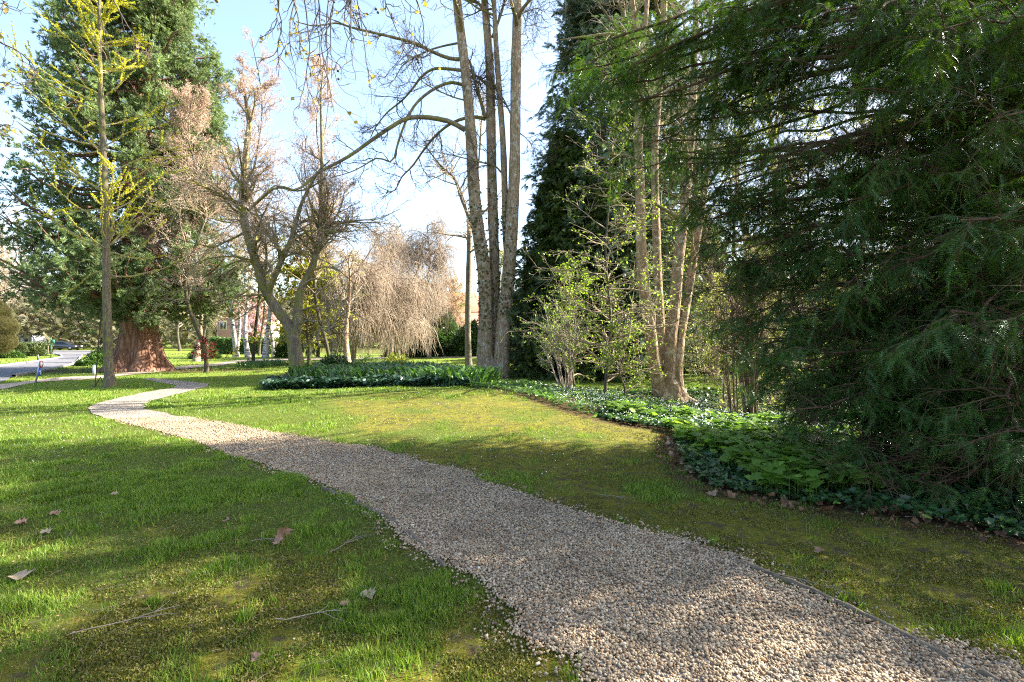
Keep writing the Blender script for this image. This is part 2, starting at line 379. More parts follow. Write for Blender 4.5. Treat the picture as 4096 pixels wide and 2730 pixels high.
# ground material
m, nt, bs = mat('lawn_soil'); P_ = wpos(nt)
def attr(nt, n): a = N(nt, 'ShaderNodeAttribute'); a.attribute_name = n; return a.outputs['Fac']
n_f = noise(nt, 30, 9, .78, P_); n_m = noise(nt, 7, 6, .65, P_); n_c = noise(nt, .55, 4, .6, P_); n_s = noise(nt, 120, 3, .7, P_)
grass_c = ramp(nt, n_f, [(.28, (.045, .075, .010)), (.5, (.11, .175, .02)), (.72, (.19, .25, .035))])
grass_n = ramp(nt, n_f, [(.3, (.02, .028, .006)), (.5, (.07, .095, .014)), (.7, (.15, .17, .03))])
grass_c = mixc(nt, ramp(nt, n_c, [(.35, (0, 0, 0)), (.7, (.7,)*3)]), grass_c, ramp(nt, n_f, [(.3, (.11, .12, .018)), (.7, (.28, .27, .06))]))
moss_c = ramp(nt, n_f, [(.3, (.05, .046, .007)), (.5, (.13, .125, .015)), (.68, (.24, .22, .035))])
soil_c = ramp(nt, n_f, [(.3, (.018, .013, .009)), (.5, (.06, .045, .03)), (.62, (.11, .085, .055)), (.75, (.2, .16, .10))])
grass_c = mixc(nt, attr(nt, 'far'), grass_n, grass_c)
ms = ramp(nt, math_(nt, 'ADD', math_(nt, 'MULTIPLY', n_m, .75), math_(nt, 'MULTIPLY', n_f, .35)), [(.55, (0, 0, 0)), (.66, (1, 1, 1))])
bare = mixc(nt, ms, moss_c, soil_c)
fl = ramp(nt, math_(nt, 'ADD', attr(nt, 'lush'), math_(nt, 'MULTIPLY', math_(nt, 'SUBTRACT', n_m, .5), .9)), [(.25, (0, 0, 0)), (.6, (1, 1, 1))])
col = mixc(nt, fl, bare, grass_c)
lit = ramp(nt, n_f, [(.3, (.02, .012, .008)), (.55, (.075, .042, .025)), (.7, (.17, .10, .06))])
col = mixc(nt, attr(nt, 'litter'), col, lit)
col = mixc(nt, ramp(nt, n_s, [(.66, (0, 0, 0)), (.7, (.55,)*3)]), col, (.3, .24, .12))
nt.links.new(col, bs.inputs['Base Color']); bs.inputs['Roughness'].default_value = .95; bs.inputs['Specular IOR Level'].default_value = .1
bump(nt, bs, math_(nt, 'ADD', n_f, math_(nt, 'MULTIPLY', n_m, .8)), .9, .035)
MAT_G = m
ground = mb.build('ground', m, smooth=True); tag(ground, 'mown park lawn with moss and bare soil patches', 'lawn', kind='structure')
def setattr_(o, name, v):
    a = o.data.attributes.new(name, 'FLOAT', 'POINT'); a.data.foreach_set('value', A(v, np.float32).ravel())
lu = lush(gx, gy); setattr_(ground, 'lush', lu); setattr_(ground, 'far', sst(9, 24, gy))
inb = inpoly(gx.ravel(), gy.ravel(), BED).reshape(gx.shape)
# soil also shows in a fringe by the beds and under the sequoia
SEQ = gp(140, 371)
def nearpoly(x, y, poly, r):
    p = spline(A(poly)[:, :2], 300); out = np.full(np.shape(x), 1e9)
    for q in p: out = np.minimum(out, (x-q[0])**2+(y-q[1])**2)
    return np.sqrt(out) < r
lt = inb.astype(float)*.9
near_sel = (gy < 14) & (gy > 2) & (np.abs(gx) < 12)
fr = np.zeros_like(lt); fr[near_sel] = nearpoly(gx[near_sel], gy[near_sel], BED, .28+0*gx[near_sel])*.75
lt = np.maximum(lt, fr)
d2 = np.hypot((gx-SEQ[0]+1)/8.2, (gy-SEQ[1]-.6)/2.6); lt = np.maximum(lt, sst(1.1, .75, d2)*.95)
d2 = np.hypot((gx+16)/3.5, (gy-40)/3); lt = np.maximum(lt, 0)
lt = np.maximum(lt, sst(60, 75, gy)*(np.abs(gx) > 0)*.55*(gx > -40))
setattr_(ground, 'litter', lt)

# gravel path: sheet a little above the soil, then loose stones
def strip(a, b, n, dz, inset=0.):
    a, b = a*(1-inset)+b*inset, b*(1-inset)+a*inset
    t = np.linspace(0, 1, n)[None, :, None]; S = a[:, None]*(1-t)+b[:, None]*t; S[..., 2] = H(S[..., 0], S[..., 1])+dz
    K = len(a); mb = MB(); i = (np.arange(K-1)[:, None]*n+np.arange(n-1)).ravel()
    return mb.add(S.reshape(-1, 3), np.stack([i, i+1, i+1+n, i+n], -1))
m, nt, bs = mat('gravel'); P_ = wpos(nt)
v = N(nt, 'ShaderNodeTexVoronoi'); v.inputs['Scale'].default_value = 46; nt.links.new(P_, v.inputs['Vector'])
sep = N(nt, 'ShaderNodeSeparateColor'); nt.links.new(v.outputs['Color'], sep.inputs[0])
c = ramp(nt, sep.outputs[0], [(0, (.16, .125, .09)), (.35, (.34, .28, .21)), (.7, (.46, .40, .31)), (1, (.62, .56, .46))])
c = mixc(nt, ramp(nt, v.outputs['Distance'], [(.3, (0, 0, 0)), (.75, (.8,)*3)]), c, (.05, .038, .026))
c = mixc(nt, ramp(nt, noise(nt, 1.3, 5, .65, P_), [(.42, (0, 0, 0)), (.75, (.6,)*3)]), c, (.10, .075, .05))
nt.links.new(c, bs.inputs['Base Color']); bs.inputs['Roughness'].default_value = .9
bump(nt, bs, math_(nt, 'SUBTRACT', 1., v.outputs['Distance']), 1., .02)
tag(strip(LE, RE, 16, .012, .035).build('gravel_path', m, smooth=True), 'winding pale gravel footpath', 'path', kind='structure')
GRAVEL = m
m, nt, bs = mat('sand_path'); P_ = wpos(nt)
nt.links.new(ramp(nt, noise(nt, 6, 6, .7, P_), [(.3, (.24, .17, .12)), (.7, (.42, .33, .25))]), bs.inputs['Base Color']); bs.inputs['Roughness'].default_value = .95
tag(strip(CL, CH, 4, .02).build('cross_path', m), 'narrow sandy path crossing the lawn', 'path', kind='structure')
m, nt, bs = mat('asphalt'); P_ = wpos(nt)
nt.links.new(ramp(nt, noise(nt, 4, 8, .75, P_), [(.3, (.075, .072, .075)), (.7, (.15, .145, .15))]), bs.inputs['Base Color']); bs.inputs['Roughness'].default_value = .85
bump(nt, bs, noise(nt, 80, 3, .7, P_), .4, .01)
ASPH = m
mb = MB(); mb.add(np.c_[ROAD[:, :2], H(ROAD[:, 0], ROAD[:, 1])+.03], [list(range(len(ROAD)))])
tag(mb.build('road', m), 'grey asphalt park drive', 'road', kind='structure')
KERB = plain('kerb_stone', (.33, .31, .28), .9, var=.3)
def kerb(E, nm, label):
    mb = MB(); E = A(E); T = norm(np.gradient(E[:, :2], axis=0)); Nn = np.c_[-T[:, 1], T[:, 0]]
    z = H(E[:, 0], E[:, 1])
    prof = [(-.07, -.05), (-.07, .12), (.07, .12), (.07, -.05)]
    V = np.stack([np.c_[E[:, 0]+Nn[:, 0]*a, E[:, 1]+Nn[:, 1]*a, z+b] for a, b in prof], 1); K = len(E)
    i = np.arange(K-1)[:, None]*4+np.arange(4); j = np.arange(K-1)[:, None]*4+(np.arange(4)+1) % 4
    mb.add(V.reshape(-1, 3), np.stack([i, j, j+4, i+4], -1).reshape(-1, 4)); return tag(mb.build(nm, KERB), label, 'kerb', kind='structure')
kerb(RH[:60], 'kerb', 'stone kerb on the far side of the drive')
kerb(RL[18:66], 'kerb', 'low stone kerb on the near side of the drive')

# loose stones
def in_path_pts(n, y0, y1, spread=.05):
    t = rng.uniform(0, 1, n*6); u = rng.uniform(-spread, 1+spread, n*6); k = t*(len(LE)-1); i = np.minimum(k.astype(int), len(LE)-2); f = (k-i)[:, None]
    a = LE[i]*(1-f)+LE[i+1]*f; b = RE[i]*(1-f)+RE[i+1]*f; p = a*(1-u[:, None])+b*u[:, None]
    wgt = np.linalg.norm(LE[i+1]-LE[i], axis=1)*np.linalg.norm(b-a, axis=1)
    ok = (p[:, 1] > y0) & (p[:, 1] < y1) & (np.abs(p[:, 0]) < p[:, 1]*1.25+.5); p = p[ok]; wgt = wgt[ok]
    sel = rng.choice(len(p), min(n, len(p)), p=wgt/wgt.sum()); return p[sel]
mb = MB()
for (n, y0, y1, s0, s1) in ((34000, 2.0, 4.2, .010, .031), (29000, 4.2, 6.5, .012, .031), (19000, 6.5, 10.5, .016, .033)):
    p = in_path_pts(n, y0, y1, .0)
    e = in_path_pts(n//7, y0, y1, .09); p = np.concatenate([p, e])
    p = p+rng.normal(0, .015, p.shape); s = s0+(s1-s0)*rng.beta(1.6, 2.6, len(p))*rng.choice([1, 1.35], len(p), p=[.8, .2])
    p[:, 2] = H(p[:, 0], p[:, 1])+.012+s*rng.uniform(.05, .45, len(p))
    gi = rng.integers(0, 6, len(p))
    for q in range(6):
        k = gi == q; stamp(mb, STONES[q][0], STONES[q][1], p[k], rdir(k.sum(), 0, .4), s[k], jit=.7)
# strays on the moss and the soil beside the path
n = 14000; y = rng.uniform(2, 9, n); x = rng.uniform(-1, 1, n)*y*1.1
k = lawn_mask(x, y); x = x[k]; y = y[k]
kk = nearpoly(x, y, LE, .22) | nearpoly(x, y, RE, .3) | (rng.uniform(size=len(x)) < .05); x = x[kk]; y = y[kk]; s = rng.uniform(.006, .016, len(x))
stamp(mb, STONES[0][0], STONES[0][1], np.c_[x, y, H(x, y)+s*.3], rdir(len(x), 0, .4), s, jit=.7)
m, nt, bs = mat('stones'); g = N(nt, 'ShaderNodeNewGeometry')
c = ramp(nt, g.outputs['Random Per Island'], [(0, (.09, .06, .035)), (.15, (.24, .17, .10)), (.4, (.36, .28, .18)), (.7, (.50, .41, .28)), (.9, (.38, .29, .19)), (.94, (.42, .20, .07)), (1, (.68, .58, .43))])
c = mixc(nt, ramp(nt, noise(nt, 60, 3, .6, g.outputs['Position']), [(.4, (0, 0, 0)), (.7, (.5,)*3)]), c, (.14, .105, .065))
c = mixc(nt, ramp(nt, noise(nt, 1.6, 6, .7, g.outputs['Position']), [(.45, (0, 0, 0)), (.7, (.55,)*3)]), c, (.10, .07, .04))
nt.links.new(c, bs.inputs['Base Color']); bs.inputs['Roughness'].default_value = .85; bs.inputs['Specular IOR Level'].default_value = .25
tag(mb.build('gravel', m), 'loose pale tan gravel stones covering the footpath', 'gravel', kind='stuff')

# grass blades: density falls off with distance
GRASS = leafm('grass_blade', [(.06, .13, .012), (.16, .27, .025), (.33, .38, .08)], .42, (1.25, 1.35, .5), .5, .8, .3)
mb = MB()
def blades(n, y0, y1, pw, h0, h1, wd, mult=1.):
    u = rng.uniform(0, 1, n); y = (y0**(1-pw)+(y1**(1-pw)-y0**(1-pw))*u)**(1/(1-pw)); x = rng.uniform(-1, 1, n)*(y*1.12+.3)
    k = lawn_mask(x, y); x = x[k]; y = y[k]
    D = lush(x, y); tuf = sst(.45, .7, vn(x, y, .16, 31)*.5+vn(x, y, .5, 32)*.5)
    k = rng.uniform(size=len(x)) < np.clip((D**1.5)*(.35+.9*tuf)+.03, 0, 1)*mult; x = x[k]; y = y[k]; D = D[k]; tuf = tuf[k]
    s = rng.uniform(h0, h1, len(x))*(.6+.55*tuf)*(.7+.45*D)
    P = np.c_[x, y, H(x, y)-.004]; az = rng.uniform(0, 2*math.pi, len(x))
    U = np.c_[np.cos(az), np.sin(az), rng.normal(0, .25, len(x))]
    stamp(mb, BLADE[0]*A([1, wd, 1]), BLADE[1], P, U, s, jit=.3)
blades(620000, 2.1, 6, 1.6, .022, .066, .6)
blades(420000, 5, 13, 1.8, .03, .062, .95)
blades(200000, 12, 30, 1.8, .04, .07, 2.4)
blades(50000, 28, 70, 1.8, .05, .09, 5)
MOSSM = leafm('moss_shoot', [(.07, .075, .01), (.15, .15, .02), (.26, .25, .05)], .3, (1.2, 1.2, .5), .6, .7, .4)
mb2 = MB(); n = 420000; u = rng.uniform(0, 1, n); y = (2.1**-.8+(11**-.8-2.1**-.8)*u)**(1/-.8); x = rng.uniform(-1, 1, n)*(y*1.1+.3); k = lawn_mask(x, y); x = x[k]; y = y[k]; D = lush(x, y)
k = rng.uniform(size=len(x)) < np.clip(1.1-D, .1, 1)*sst(.3, .5, vn(x, y, .25, 88)); x = x[k]; y = y[k]; az = rng.uniform(0, 6.28, len(x))
stamp(mb2, LEAF[0], LEAF[1], np.c_[x, y, H(x, y)], np.c_[np.cos(az), np.sin(az), rng.uniform(.3, 2, len(x))], rng.uniform(.008, .017, len(x))*(1+.06*y), jit=.8)
tag(mb2.build('moss', MOSSM), 'yellow olive moss cushions in the thin turf beside the gravel', 'moss', kind='stuff')
# longer tufts
n = 240; y = rng.uniform(2.3, 9, n); x = rng.uniform(-1, 1, n)*y*1.1; k = lawn_mask(x, y) & ((x < -.3*(y-2)) | (rng.uniform(size=n) < .3)); x = x[k]; y = y[k]
for a, b in zip(x, y):
    q = rng.integers(25, 90); r = rng.uniform(.02, .09); xx = a+rng.normal(0, r, q); yy = b+rng.normal(0, r, q)
    az = rng.uniform(0, 6.28, q); stamp(mb, BLADE[0]*A([1, .7, 1]), BLADE[1], np.c_[xx, yy, H(xx, yy)-.004], np.c_[np.cos(az), np.sin(az), .2+0*az], rng.uniform(.04, .085, q), jit=.35)
tag(mb.build('grass', GRASS), 'short bright green grass on both sides of the footpath', 'grass', kind='stuff')
# daisies in the far lawn, scattered bits in the near one
mb = MB(); n = 1500; y = rng.uniform(6, 26, n); x = rng.uniform(-1, 1, n)*y; k = lawn_mask(x, y) & (vn(x, y, 2.5, 61) > .45) & (x < .2*y); x = x[k]; y = y[k]
stamp(mb, STONES[1][0], STONES[1][1], np.c_[x, y, H(x, y)+.035], rdir(len(x), 0, .3), rng.uniform(.012, .02, len(x)), jit=.2)
tag(mb.build('daisies', plain('petal_white', (.8, .8, .76), .6)), 'tiny white daisies dotted through the lawn', 'daisies', kind='stuff')
DEAD = leafm('dead_leaf', [(.10, .045, .022), (.22, .115, .06), (.42, .28, .18)], .15, (1.2, 1, .7), .6, 5, .4)
TWIG = plain('twig_wood', (.16, .12, .085), .9, var=.5)
mb = MB()
n = 26000; y = rng.uniform(2.1, 12, n)*rng.uniform(.5, 1, n)+.8; x = rng.uniform(-1, 1, n)*y*1.1
s = rng.uniform(.004, .018, n); stamp(mb, LEAF[0], LEAF[1], np.c_[x, y, H(x, y)+.012+.012*inpoly(x, y, PATH)], rdir(n, 0, .2), s, jit=.8)
tag(mb.build('leaf_litter', DEAD), 'scattered brown bud scales and leaf crumbs on lawn and path', 'leaf litter', kind='stuff')
# twigs lying about: the small ones together
def twigmb(mb, x, y, L, az, r=.003):
    n = len(x); K = 5; P = np.zeros((n, K, 3)); t = np.linspace(0, 1, K); a = az.copy(); P[:, 0, 0] = x; P[:, 0, 1] = y
    for k in range(1, K):
        a = a+rng.normal(0, .3, n); P[:, k, 0] = P[:, k-1, 0]+np.cos(a)*L/(K-1); P[:, k, 1] = P[:, k-1, 1]+np.sin(a)*L/(K-1)
    P[..., 2] = H(P[..., 0], P[..., 1])+.022+rng.uniform(0, .012, (n, K))
    tubes(mb, P, np.full((n, K), r)*np.linspace(1, .5, K), 4)
mb = MB(); n = 1100; y = rng.uniform(2.2, 12, n); x = rng.uniform(-1, 1, n)*y
twigmb(mb, x, y, rng.uniform(.03, .13, n), rng.uniform(0, 6.28, n), .0016)
tag(mb.build('twig_litter', TWIG), 'thin broken twigs strewn over lawn and gravel', 'twigs', kind='stuff')
for (X, Y, L, az, lb) in ((330, 556, .42, .9, 'long grey twig with a fork beside the curled brown leaf'), (275, 625, .4, .45, 'pale straight stick on the mossy lawn below the curled leaf'), (70, 640, .5, .95, 'grey crooked twig in the lower left corner of the lawn'),
        (8, 447, .35, .1, 'dark twig sticking up at the left edge of the lawn'), (160, 437, .3, .2, 'brown twig lying across the far gravel path'), (398, 470, .3, .6, 'dark twig on the gravel near the upper path edge'), (595, 497, .35, -.5, 'dark stick where the moss meets the gravel path'),
        (765, 575, .5, -.35, 'brown stick along the right rim of the gravel'), (560, 640, .3, .3, 'thin brown twig in the middle of the gravel'), (250, 545, .3, .1, 'short brown twig in the thin grass'), (905, 520, .6, -.3, 'dark stick in front of the ivy under the yew')):
    q = gp(X, Y); mb = MB(); K = 7; P = np.zeros((1, K, 3)); a = az; P[0, 0] = q
    for k in range(1, K): a += rng.normal(0, .25); P[0, k] = P[0, k-1]+A([math.cos(a), math.sin(a), 0])*L/6
    P[..., 2] = H(P[..., 0], P[..., 1])+.03; Rr = np.linspace(.004, .0018, K)[None]; tubes(mb, P, Rr, 5)
    c, cr = grow(P, Rr, 3, (.3, .8), (25, 50), (.2, .45), 4, 0, .15, .7, .0015, flat=1); c[..., 2] = H(c[..., 0], c[..., 1])+.028; tubes(mb, c, cr, 4)
    tag(mb.build('fallen_twig', plain('stick', (.2, .165, .13), .9, var=.4) if X != 275 else plain('pale_stick', (.28, .23, .17), .9, var=.3), loc=q), lb, 'twig', 'twigs fallen on lawn and path')
LEAFB = leafm('plane_leaf', [(.26, .15, .085), (.33, .19, .12), (.42, .27, .18)], .12, (1.2, 1, .7), .55, 9, .35)
LEAFP = leafm('pale_leaf', [(.32, .25, .17)]*3, .12, (1.2, 1, .7), .55, 9, .25)
for (X, Y, s, tl, mt, lb) in ((284, 541, .105, .95, LEAFB, 'large curled brown plane leaf standing up in the thin grass'), (275, 546, .07, .7, LEAFB, 'small dark curled leaf tucked against the large curled leaf'), (373, 600, .09, .1, LEAFP, 'flat pale fallen leaf on bare soil left of the gravel'),
        (23, 583, .12, .05, LEAFP, 'long pale cream leaf lying in grass at the left edge'), (117, 497, .06, .4, LEAFP, 'upright pale leaf in the bright grass'), (59, 517, .08, .15, LEAFB, 'pinkish leaf flat in the left lawn'), (26, 525, .08, .1, LEAFB, 'tan leaf flat by the left edge of the lawn'), (50, 535, .07, .05, LEAFP, 'grey white leaf in the left lawn'),
        (225, 524, .05, .6, LEAFB, 'small upright brown leaf above the curled leaf'), (348, 608, .05, .2, LEAFB, 'small rust coloured leaf next to the flat pale leaf'), (252, 665, .05, .2, LEAFB, 'brown leaf on moss at the bottom of the lawn'), (620, 449, .08, .1, LEAFB, 'brown leaf lying on the lawn mound'), (815, 556, .07, .3, LEAFB, 'tan leaf on moss right of the gravel'),
        (757, 604, .05, .3, LEAFB, 'orange brown leaf lying on the gravel'), (828, 498, .08, .3, LEAFB, 'tan leaf at the front rim of the ivy')):
    q = gp(X, Y)+A([0, 0, .02+.3*s*tl]); mb = MB(); stamp(mb, CURL[0]*A([1, 1, 1+tl]), CURL[1], q[None], A([[rng.normal(), rng.normal()*.5, tl*.8]]), s, up=(.2, -tl, 1), jit=.15)
    tag(mb.build('fallen_leaf', mt, loc=q), lb, 'leaf', 'fallen plane leaves')
# timber edging of the path
EDG = plain('edging_wood', (.14, .11, .075), .95, var=.5)
for pts, lb in (([(322, 489), (350, 502), (388, 520), (425, 549), (446, 570)], 'weathered timber edging strip on the left of the gravel path'), ([(735, 563), (800, 588), (870, 622), (960, 668), (1000, 686)], 'half buried timber edging strip on the right of the gravel path')):
    E = spline(G(pts), 24); mb = MB(); T = norm(np.gradient(E[:, :2], axis=0)); Nn = np.c_[-T[:, 1], T[:, 0]]*.011
    top = H(E[:, 0], E[:, 1])+.028+.012*rng.normal(size=24)*.4
    V = np.stack([np.c_[E[:, :2]-Nn, top-.08], np.c_[E[:, :2]-Nn, top], np.c_[E[:, :2]+Nn, top], np.c_[E[:, :2]+Nn, top-.08]], 1)
    i = np.arange(23)[:, None]*4+np.arange(4); j = np.arange(23)[:, None]*4+(np.arange(4)+1) % 4
    mb.add(V.reshape(-1, 3), np.stack([i, j, j+4, i+4], -1).reshape(-1, 4)); tag(mb.build('path_edging', EDG, loc=E[0]), lb, 'edging')

# ================================================================ GROUND COVER BEDS
def inbed(n, xr, yr, dens=None):
    x = rng.uniform(*xr, n); y = rng.uniform(*yr, n); k = inpoly(x, y, BED)
    if dens is not None: k &= rng.uniform(size=n) < dens(x, y)
    return x[k], y[k]
IVYM = leafm('ivy_leaf', [(.016, .05, .016), (.03, .08, .022), (.065, .13, .04)], .12, (1.2, 1.4, .5), .32, 1.5, .4, .5)
GREENM = leafm('seedling_leaf', [(.10, .20, .03), (.17, .30, .045), (.25, .37, .08)], .5, (1.3, 1.4, .5), .45, 2, .3)
MIDM = leafm('cover_leaf', [(.06, .14, .03), (.12, .22, .055), (.20, .30, .10)], .4, (1.3, 1.4, .6), .4, 1.5, .35)
mb = MB()
def leaves_flat(mb, tpl, x, y, h, s, jit=.45, tilt=.35):
    n = len(x); az = rng.uniform(0, 6.28, n); U = np.c_[np.cos(az), np.sin(az), rng.normal(-.1, tilt, n)]
    stamp(mb, tpl[0], tpl[1], np.c_[x, y, H(x, y)+h], U, s, jit=jit)
# near ivy on the right under the yew
x, y = inbed(90000, (1.8, 12), (3.2, 11)); k = (rng.uniform(size=len(x)) < np.clip(1.25-(np.hypot(x-2.6, y-7)/9)+.9*(vn(x, y, 1.1, 41)-.55)-sst(5.3, 3.6, y)*.55, .05, .8)); x = x[k]; y = y[k]
hh = .04+.13*vn(x, y, .7, 42)*rng.uniform(.3, 1, len(x)); leaves_flat(mb, IVY, x, y, hh, rng.uniform(.04, .085, len(x)))
x, y = inbed(26000, (2, 22), (9.5, 24)); leaves_flat(mb, IVY, x, y, .05+.15*vn(x, y, 1.1, 43)*rng.uniform(.3, 1, len(x)), rng.uniform(.07, .13, len(x)))
tag(mb.build('ivy_ground_cover', IVYM), 'dark green ivy carpet under the yew and the trees', 'ivy', kind='stuff')
mb = MB(); x, y = inbed(60000, (2, 8), (4.2, 11)); k = rng.uniform(size=len(x)) < sst(.42, .62, vn(x, y, 1.2, 45)*.6+vn(x, y, .4, 46)*.4)*(1-sst(4.6, 6.2, x))*.30*sst(4.4, 5.5, y); x = x[k]; y = y[k]
hh = .16+.14*rng.uniform(size=len(x)); leaves_flat(mb, MAPLE, x, y, hh, rng.uniform(.07, .15, len(x)), .25, .2)
st = np.stack([np.c_[x, y, H(x, y)], np.c_[x, y, H(x, y)+hh]], 1); tubes(mb, st, np.full((len(x), 2), .0018), 3)
x, y = inbed(9000, (2, 8), (3.6, 5.5)); k = rng.uniform(size=len(x)) < .05; x = x[k]; y = y[k]; leaves_flat(mb, OVAL, x, y, .06+.06*rng.uniform(size=len(x)), rng.uniform(.05, .09, len(x)), .3, .2)
tag(mb.build('maple_seedling_carpet', GREENM), 'bright green maple seedlings covering the ivy by the coppice stems', 'ground cover', kind='stuff')
# bright low cover in the sunny hollow and along the mound
mb = MB(); x, y = inbed(120000, (-2.5, 18), (8.3, 26), lambda x, y: np.where(x < 1.2, .9, .42)*np.where(y > 19, .5, 1)); n = len(x)
hh = (.05+.16*vn(x, y, .8, 48))*rng.uniform(.4, 1, n); leaves_flat(mb, OVAL, x, y, hh, rng.uniform(.06, .13, n)*(1+.02*y), .5, .4)
tag(mb.build('woodland_ground_cover', MIDM), 'low fresh green leafy cover in the sunny hollow', 'ground cover', kind='stuff')
mb = MB(); x, y = inbed(4200, (1, 12), (8.5, 17)); leaves_flat(mb, STONES[2], x, y, .16+0*x, rng.uniform(.02, .035, len(x))); tag(mb.build('white_anemones', bpy.data.materials['petal_white']), 'tiny white anemone flowers in the hollow', 'flowers', kind='stuff')
# brown litter under the yew
mb = MB(); x = rng.uniform(2, 9, 16000); y = rng.uniform(3, 8.5, 16000)
k = nearpoly(x, y, BED, .3) | (inpoly(x, y, BED) & (rng.uniform(size=len(x)) < .1+.5*sst(3.4, 5, x)*sst(6.5, 4.6, y))); x = x[k]; y = y[k]
k = rng.uniform(size=len(x)) < .26; x = x[k]; y = y[k]
leaves_flat(mb, CURL, x, y, .02+.04*rng.uniform(size=len(x)), rng.uniform(.03, .10, len(x))*rng.choice([.45, .7, 1], len(x)), .7, .5)
tag(mb.build('dead_leaf_litter', DEAD), 'brown fallen leaves piled under the yew', 'leaf litter', kind='stuff')

# the planted bed on the mound: ivy rim, strap leaves behind, mounded ivy cushions
rim = G([(262, 389), (270, 382), (310, 380), (360, 380), (420, 380), (462, 383), (470, 387.5), (430, 386.5), (360, 387.5), (300, 389.5), (270, 390.5)])
def inp(poly, n):
    lo = A(poly).min(0); hi = A(poly).max(0); x = rng.uniform(lo[0], hi[0], n); y = rng.uniform(lo[1], hi[1], n); k = inpoly(x, y, poly); return x[k], y[k]
mb = MB(); x, y = inp(rim, 40000); n = len(x); hh = .26*rng.uniform(.1, 1, n)**.7*(.35+1.1*vn(x, y, .6, 51)); leaves_flat(mb, IVY, x, y, hh, rng.uniform(.09, .15, n), .4, .4)
IVYB = leafm('ivy_bed_leaf', [(.016, .05, .022), (.035, .085, .038), (.07, .14, .07)], .15, (1.2, 1.4, .6), .42, 2, .3, .5)
tag(mb.build('ivy_border', IVYB), 'low dark ivy border along the front of the planted bed', 'ivy', kind='stuff')
strap = G([(290, 384), (300, 378), (330, 375), (380, 373), (430, 373), (452, 378), (500, 384), (480, 388), (440, 387), (400, 384), (330, 385)])
mb = MB(); x, y = inp(strap, 9000); n = len(x); az = rng.uniform(0, 6.28, n)
stamp(mb, STRAP[0]*A([1, .9, 1]), STRAP[1], np.c_[x, y, H(x, y)], np.c_[np.cos(az), np.sin(az), 0*az], rng.uniform(.45, .75, n), jit=.25)
STRAPM = leafm('strap_leaf', [(.045, .11, .025), (.08, .17, .035), (.14, .24, .06)], .3, (1.2, 1.4, .5), .35, 2, .3, .5)
tag(mb.build('daffodil_leaves', STRAPM), 'upright strap shaped green leaves filling the planted bed', 'strap leaves', kind='stuff')
far_str = G([(235, 367), (250, 364), (280, 363), (292, 365), (270, 367.5), (250, 369)])
mb = MB(); x, y = inp(far_str, 1500); n = len(x); az = rng.uniform(0, 6.28, n); stamp(mb, STRAP[0], STRAP[1], np.c_[x, y, H(x, y)], np.c_[np.cos(az), np.sin(az), 0*az], rng.uniform(.25, .4, n), jit=.25)
tag(mb.build('long_grass', STRAPM), 'patch of longer grass in the far lawn left of the mossy tree', 'long grass', kind='stuff')
def bush(name, label, cat, X, Y, wpx, hpx, mats, tpl, n, size, d=None, stems=6, jit=.6, group=None, shell=.55, core=True):
    b = gp(X, Y); dd = b[1] if d is None else d; b = A([(X-512)/512*dd, dd, float(H((X-512)/512*dd, dd))])
    rx = wpx/2*dd/512; hz = hpx*dd/512; t = thing(name, label, cat, b, group)
    dirs = rdir(n, .25, 1); dirs[:, 2] = np.abs(dirs[:, 2])*1.0-.12; rad = rng.uniform(shell, 1, n)**.7
    lump = .8+.4*vn(dirs[:, 0]*2+9, dirs[:, 1]*2+dirs[:, 2]*2, .55, int(X) % 97)
    p = b+dirs*A([rx, rx*.85, hz])*(rad*lump)[:, None]; p[:, 2] = np.maximum(p[:, 2], b[2]+.03)
    mb = MB(); stamp(mb, tpl[0], tpl[1], p, norm(dirs+rng.normal(0, .6, dirs.shape)), rng.uniform(.7, 1.3, n)*size, up=(0, 0, 1), jit=jit); mb.build('foliage', mats, t)
    mb = MB(); P = np.zeros((stems, 5, 3)); e = rdir(stems, .9, .5)
    for k in range(5): P[:, k] = b+e*A([rx, rx*.85, hz])*(k/4)*.8
    tubes(mb, P, np.broadcast_to(np.linspace(.02, .006, 5)*max(1, hz), (stems, 5)), 5); mb.build('stems', TWIG, t)
    return t
RHOD = leafm('rhododendron_leaf', [(.03, .07, .02), (.07, .13, .04), (.16, .22, .09)], .25, (1.2, 1.3, .5), .35, 3, .3, .5)
bush('rhododendron_bush', 'loose green rhododendron bush right of the mossy trunk', 'bush', 333, 375, 40, 21, RHOD, OVAL, 5200, .12)
bush('rhododendron_bush', 'sparse low bush with thin stems in the middle of the bed', 'bush', 366, 372, 26, 20, RHOD, OVAL, 700, .11)
YLW = leafm('yellow_green_leaf', [(.13, .17, .03), (.22, .26, .05), (.30, .32, .09)], .4, (1.2, 1.2, .5), .45, 3, .3)
t = bush('flowering_bush', 'yellow green bush with a few red flowers behind the ivy cushions', 'bush', 395, 372, 36, 19, YLW, OVAL, 2600, .12)
RED = plain('red_petal', (.6, .05, .03), .6)
b = A(t['_o']); mb = MB(); p = b+A([1, -.5, 0])*rng.uniform(-.5, .5, (34, 1))+A([0, -.35, .35])+rng.normal(0, .12, (34, 3)); stamp(mb, STONES[0][0], STONES[0][1], p, rdir(34), .06); mb.build('flowers', RED, t)
bush('ivy_cushion', 'mounded dark ivy cushion left of the red flowered bush', 'ivy mound', 372, 379, 60, 9, IVYB, IVY, 4200, .13)
bush('ivy_cushion', 'rounded dark ivy cushion in front of the red flowered bush', 'ivy mound', 408, 378, 32, 12, IVYB, IVY, 3800, .13)
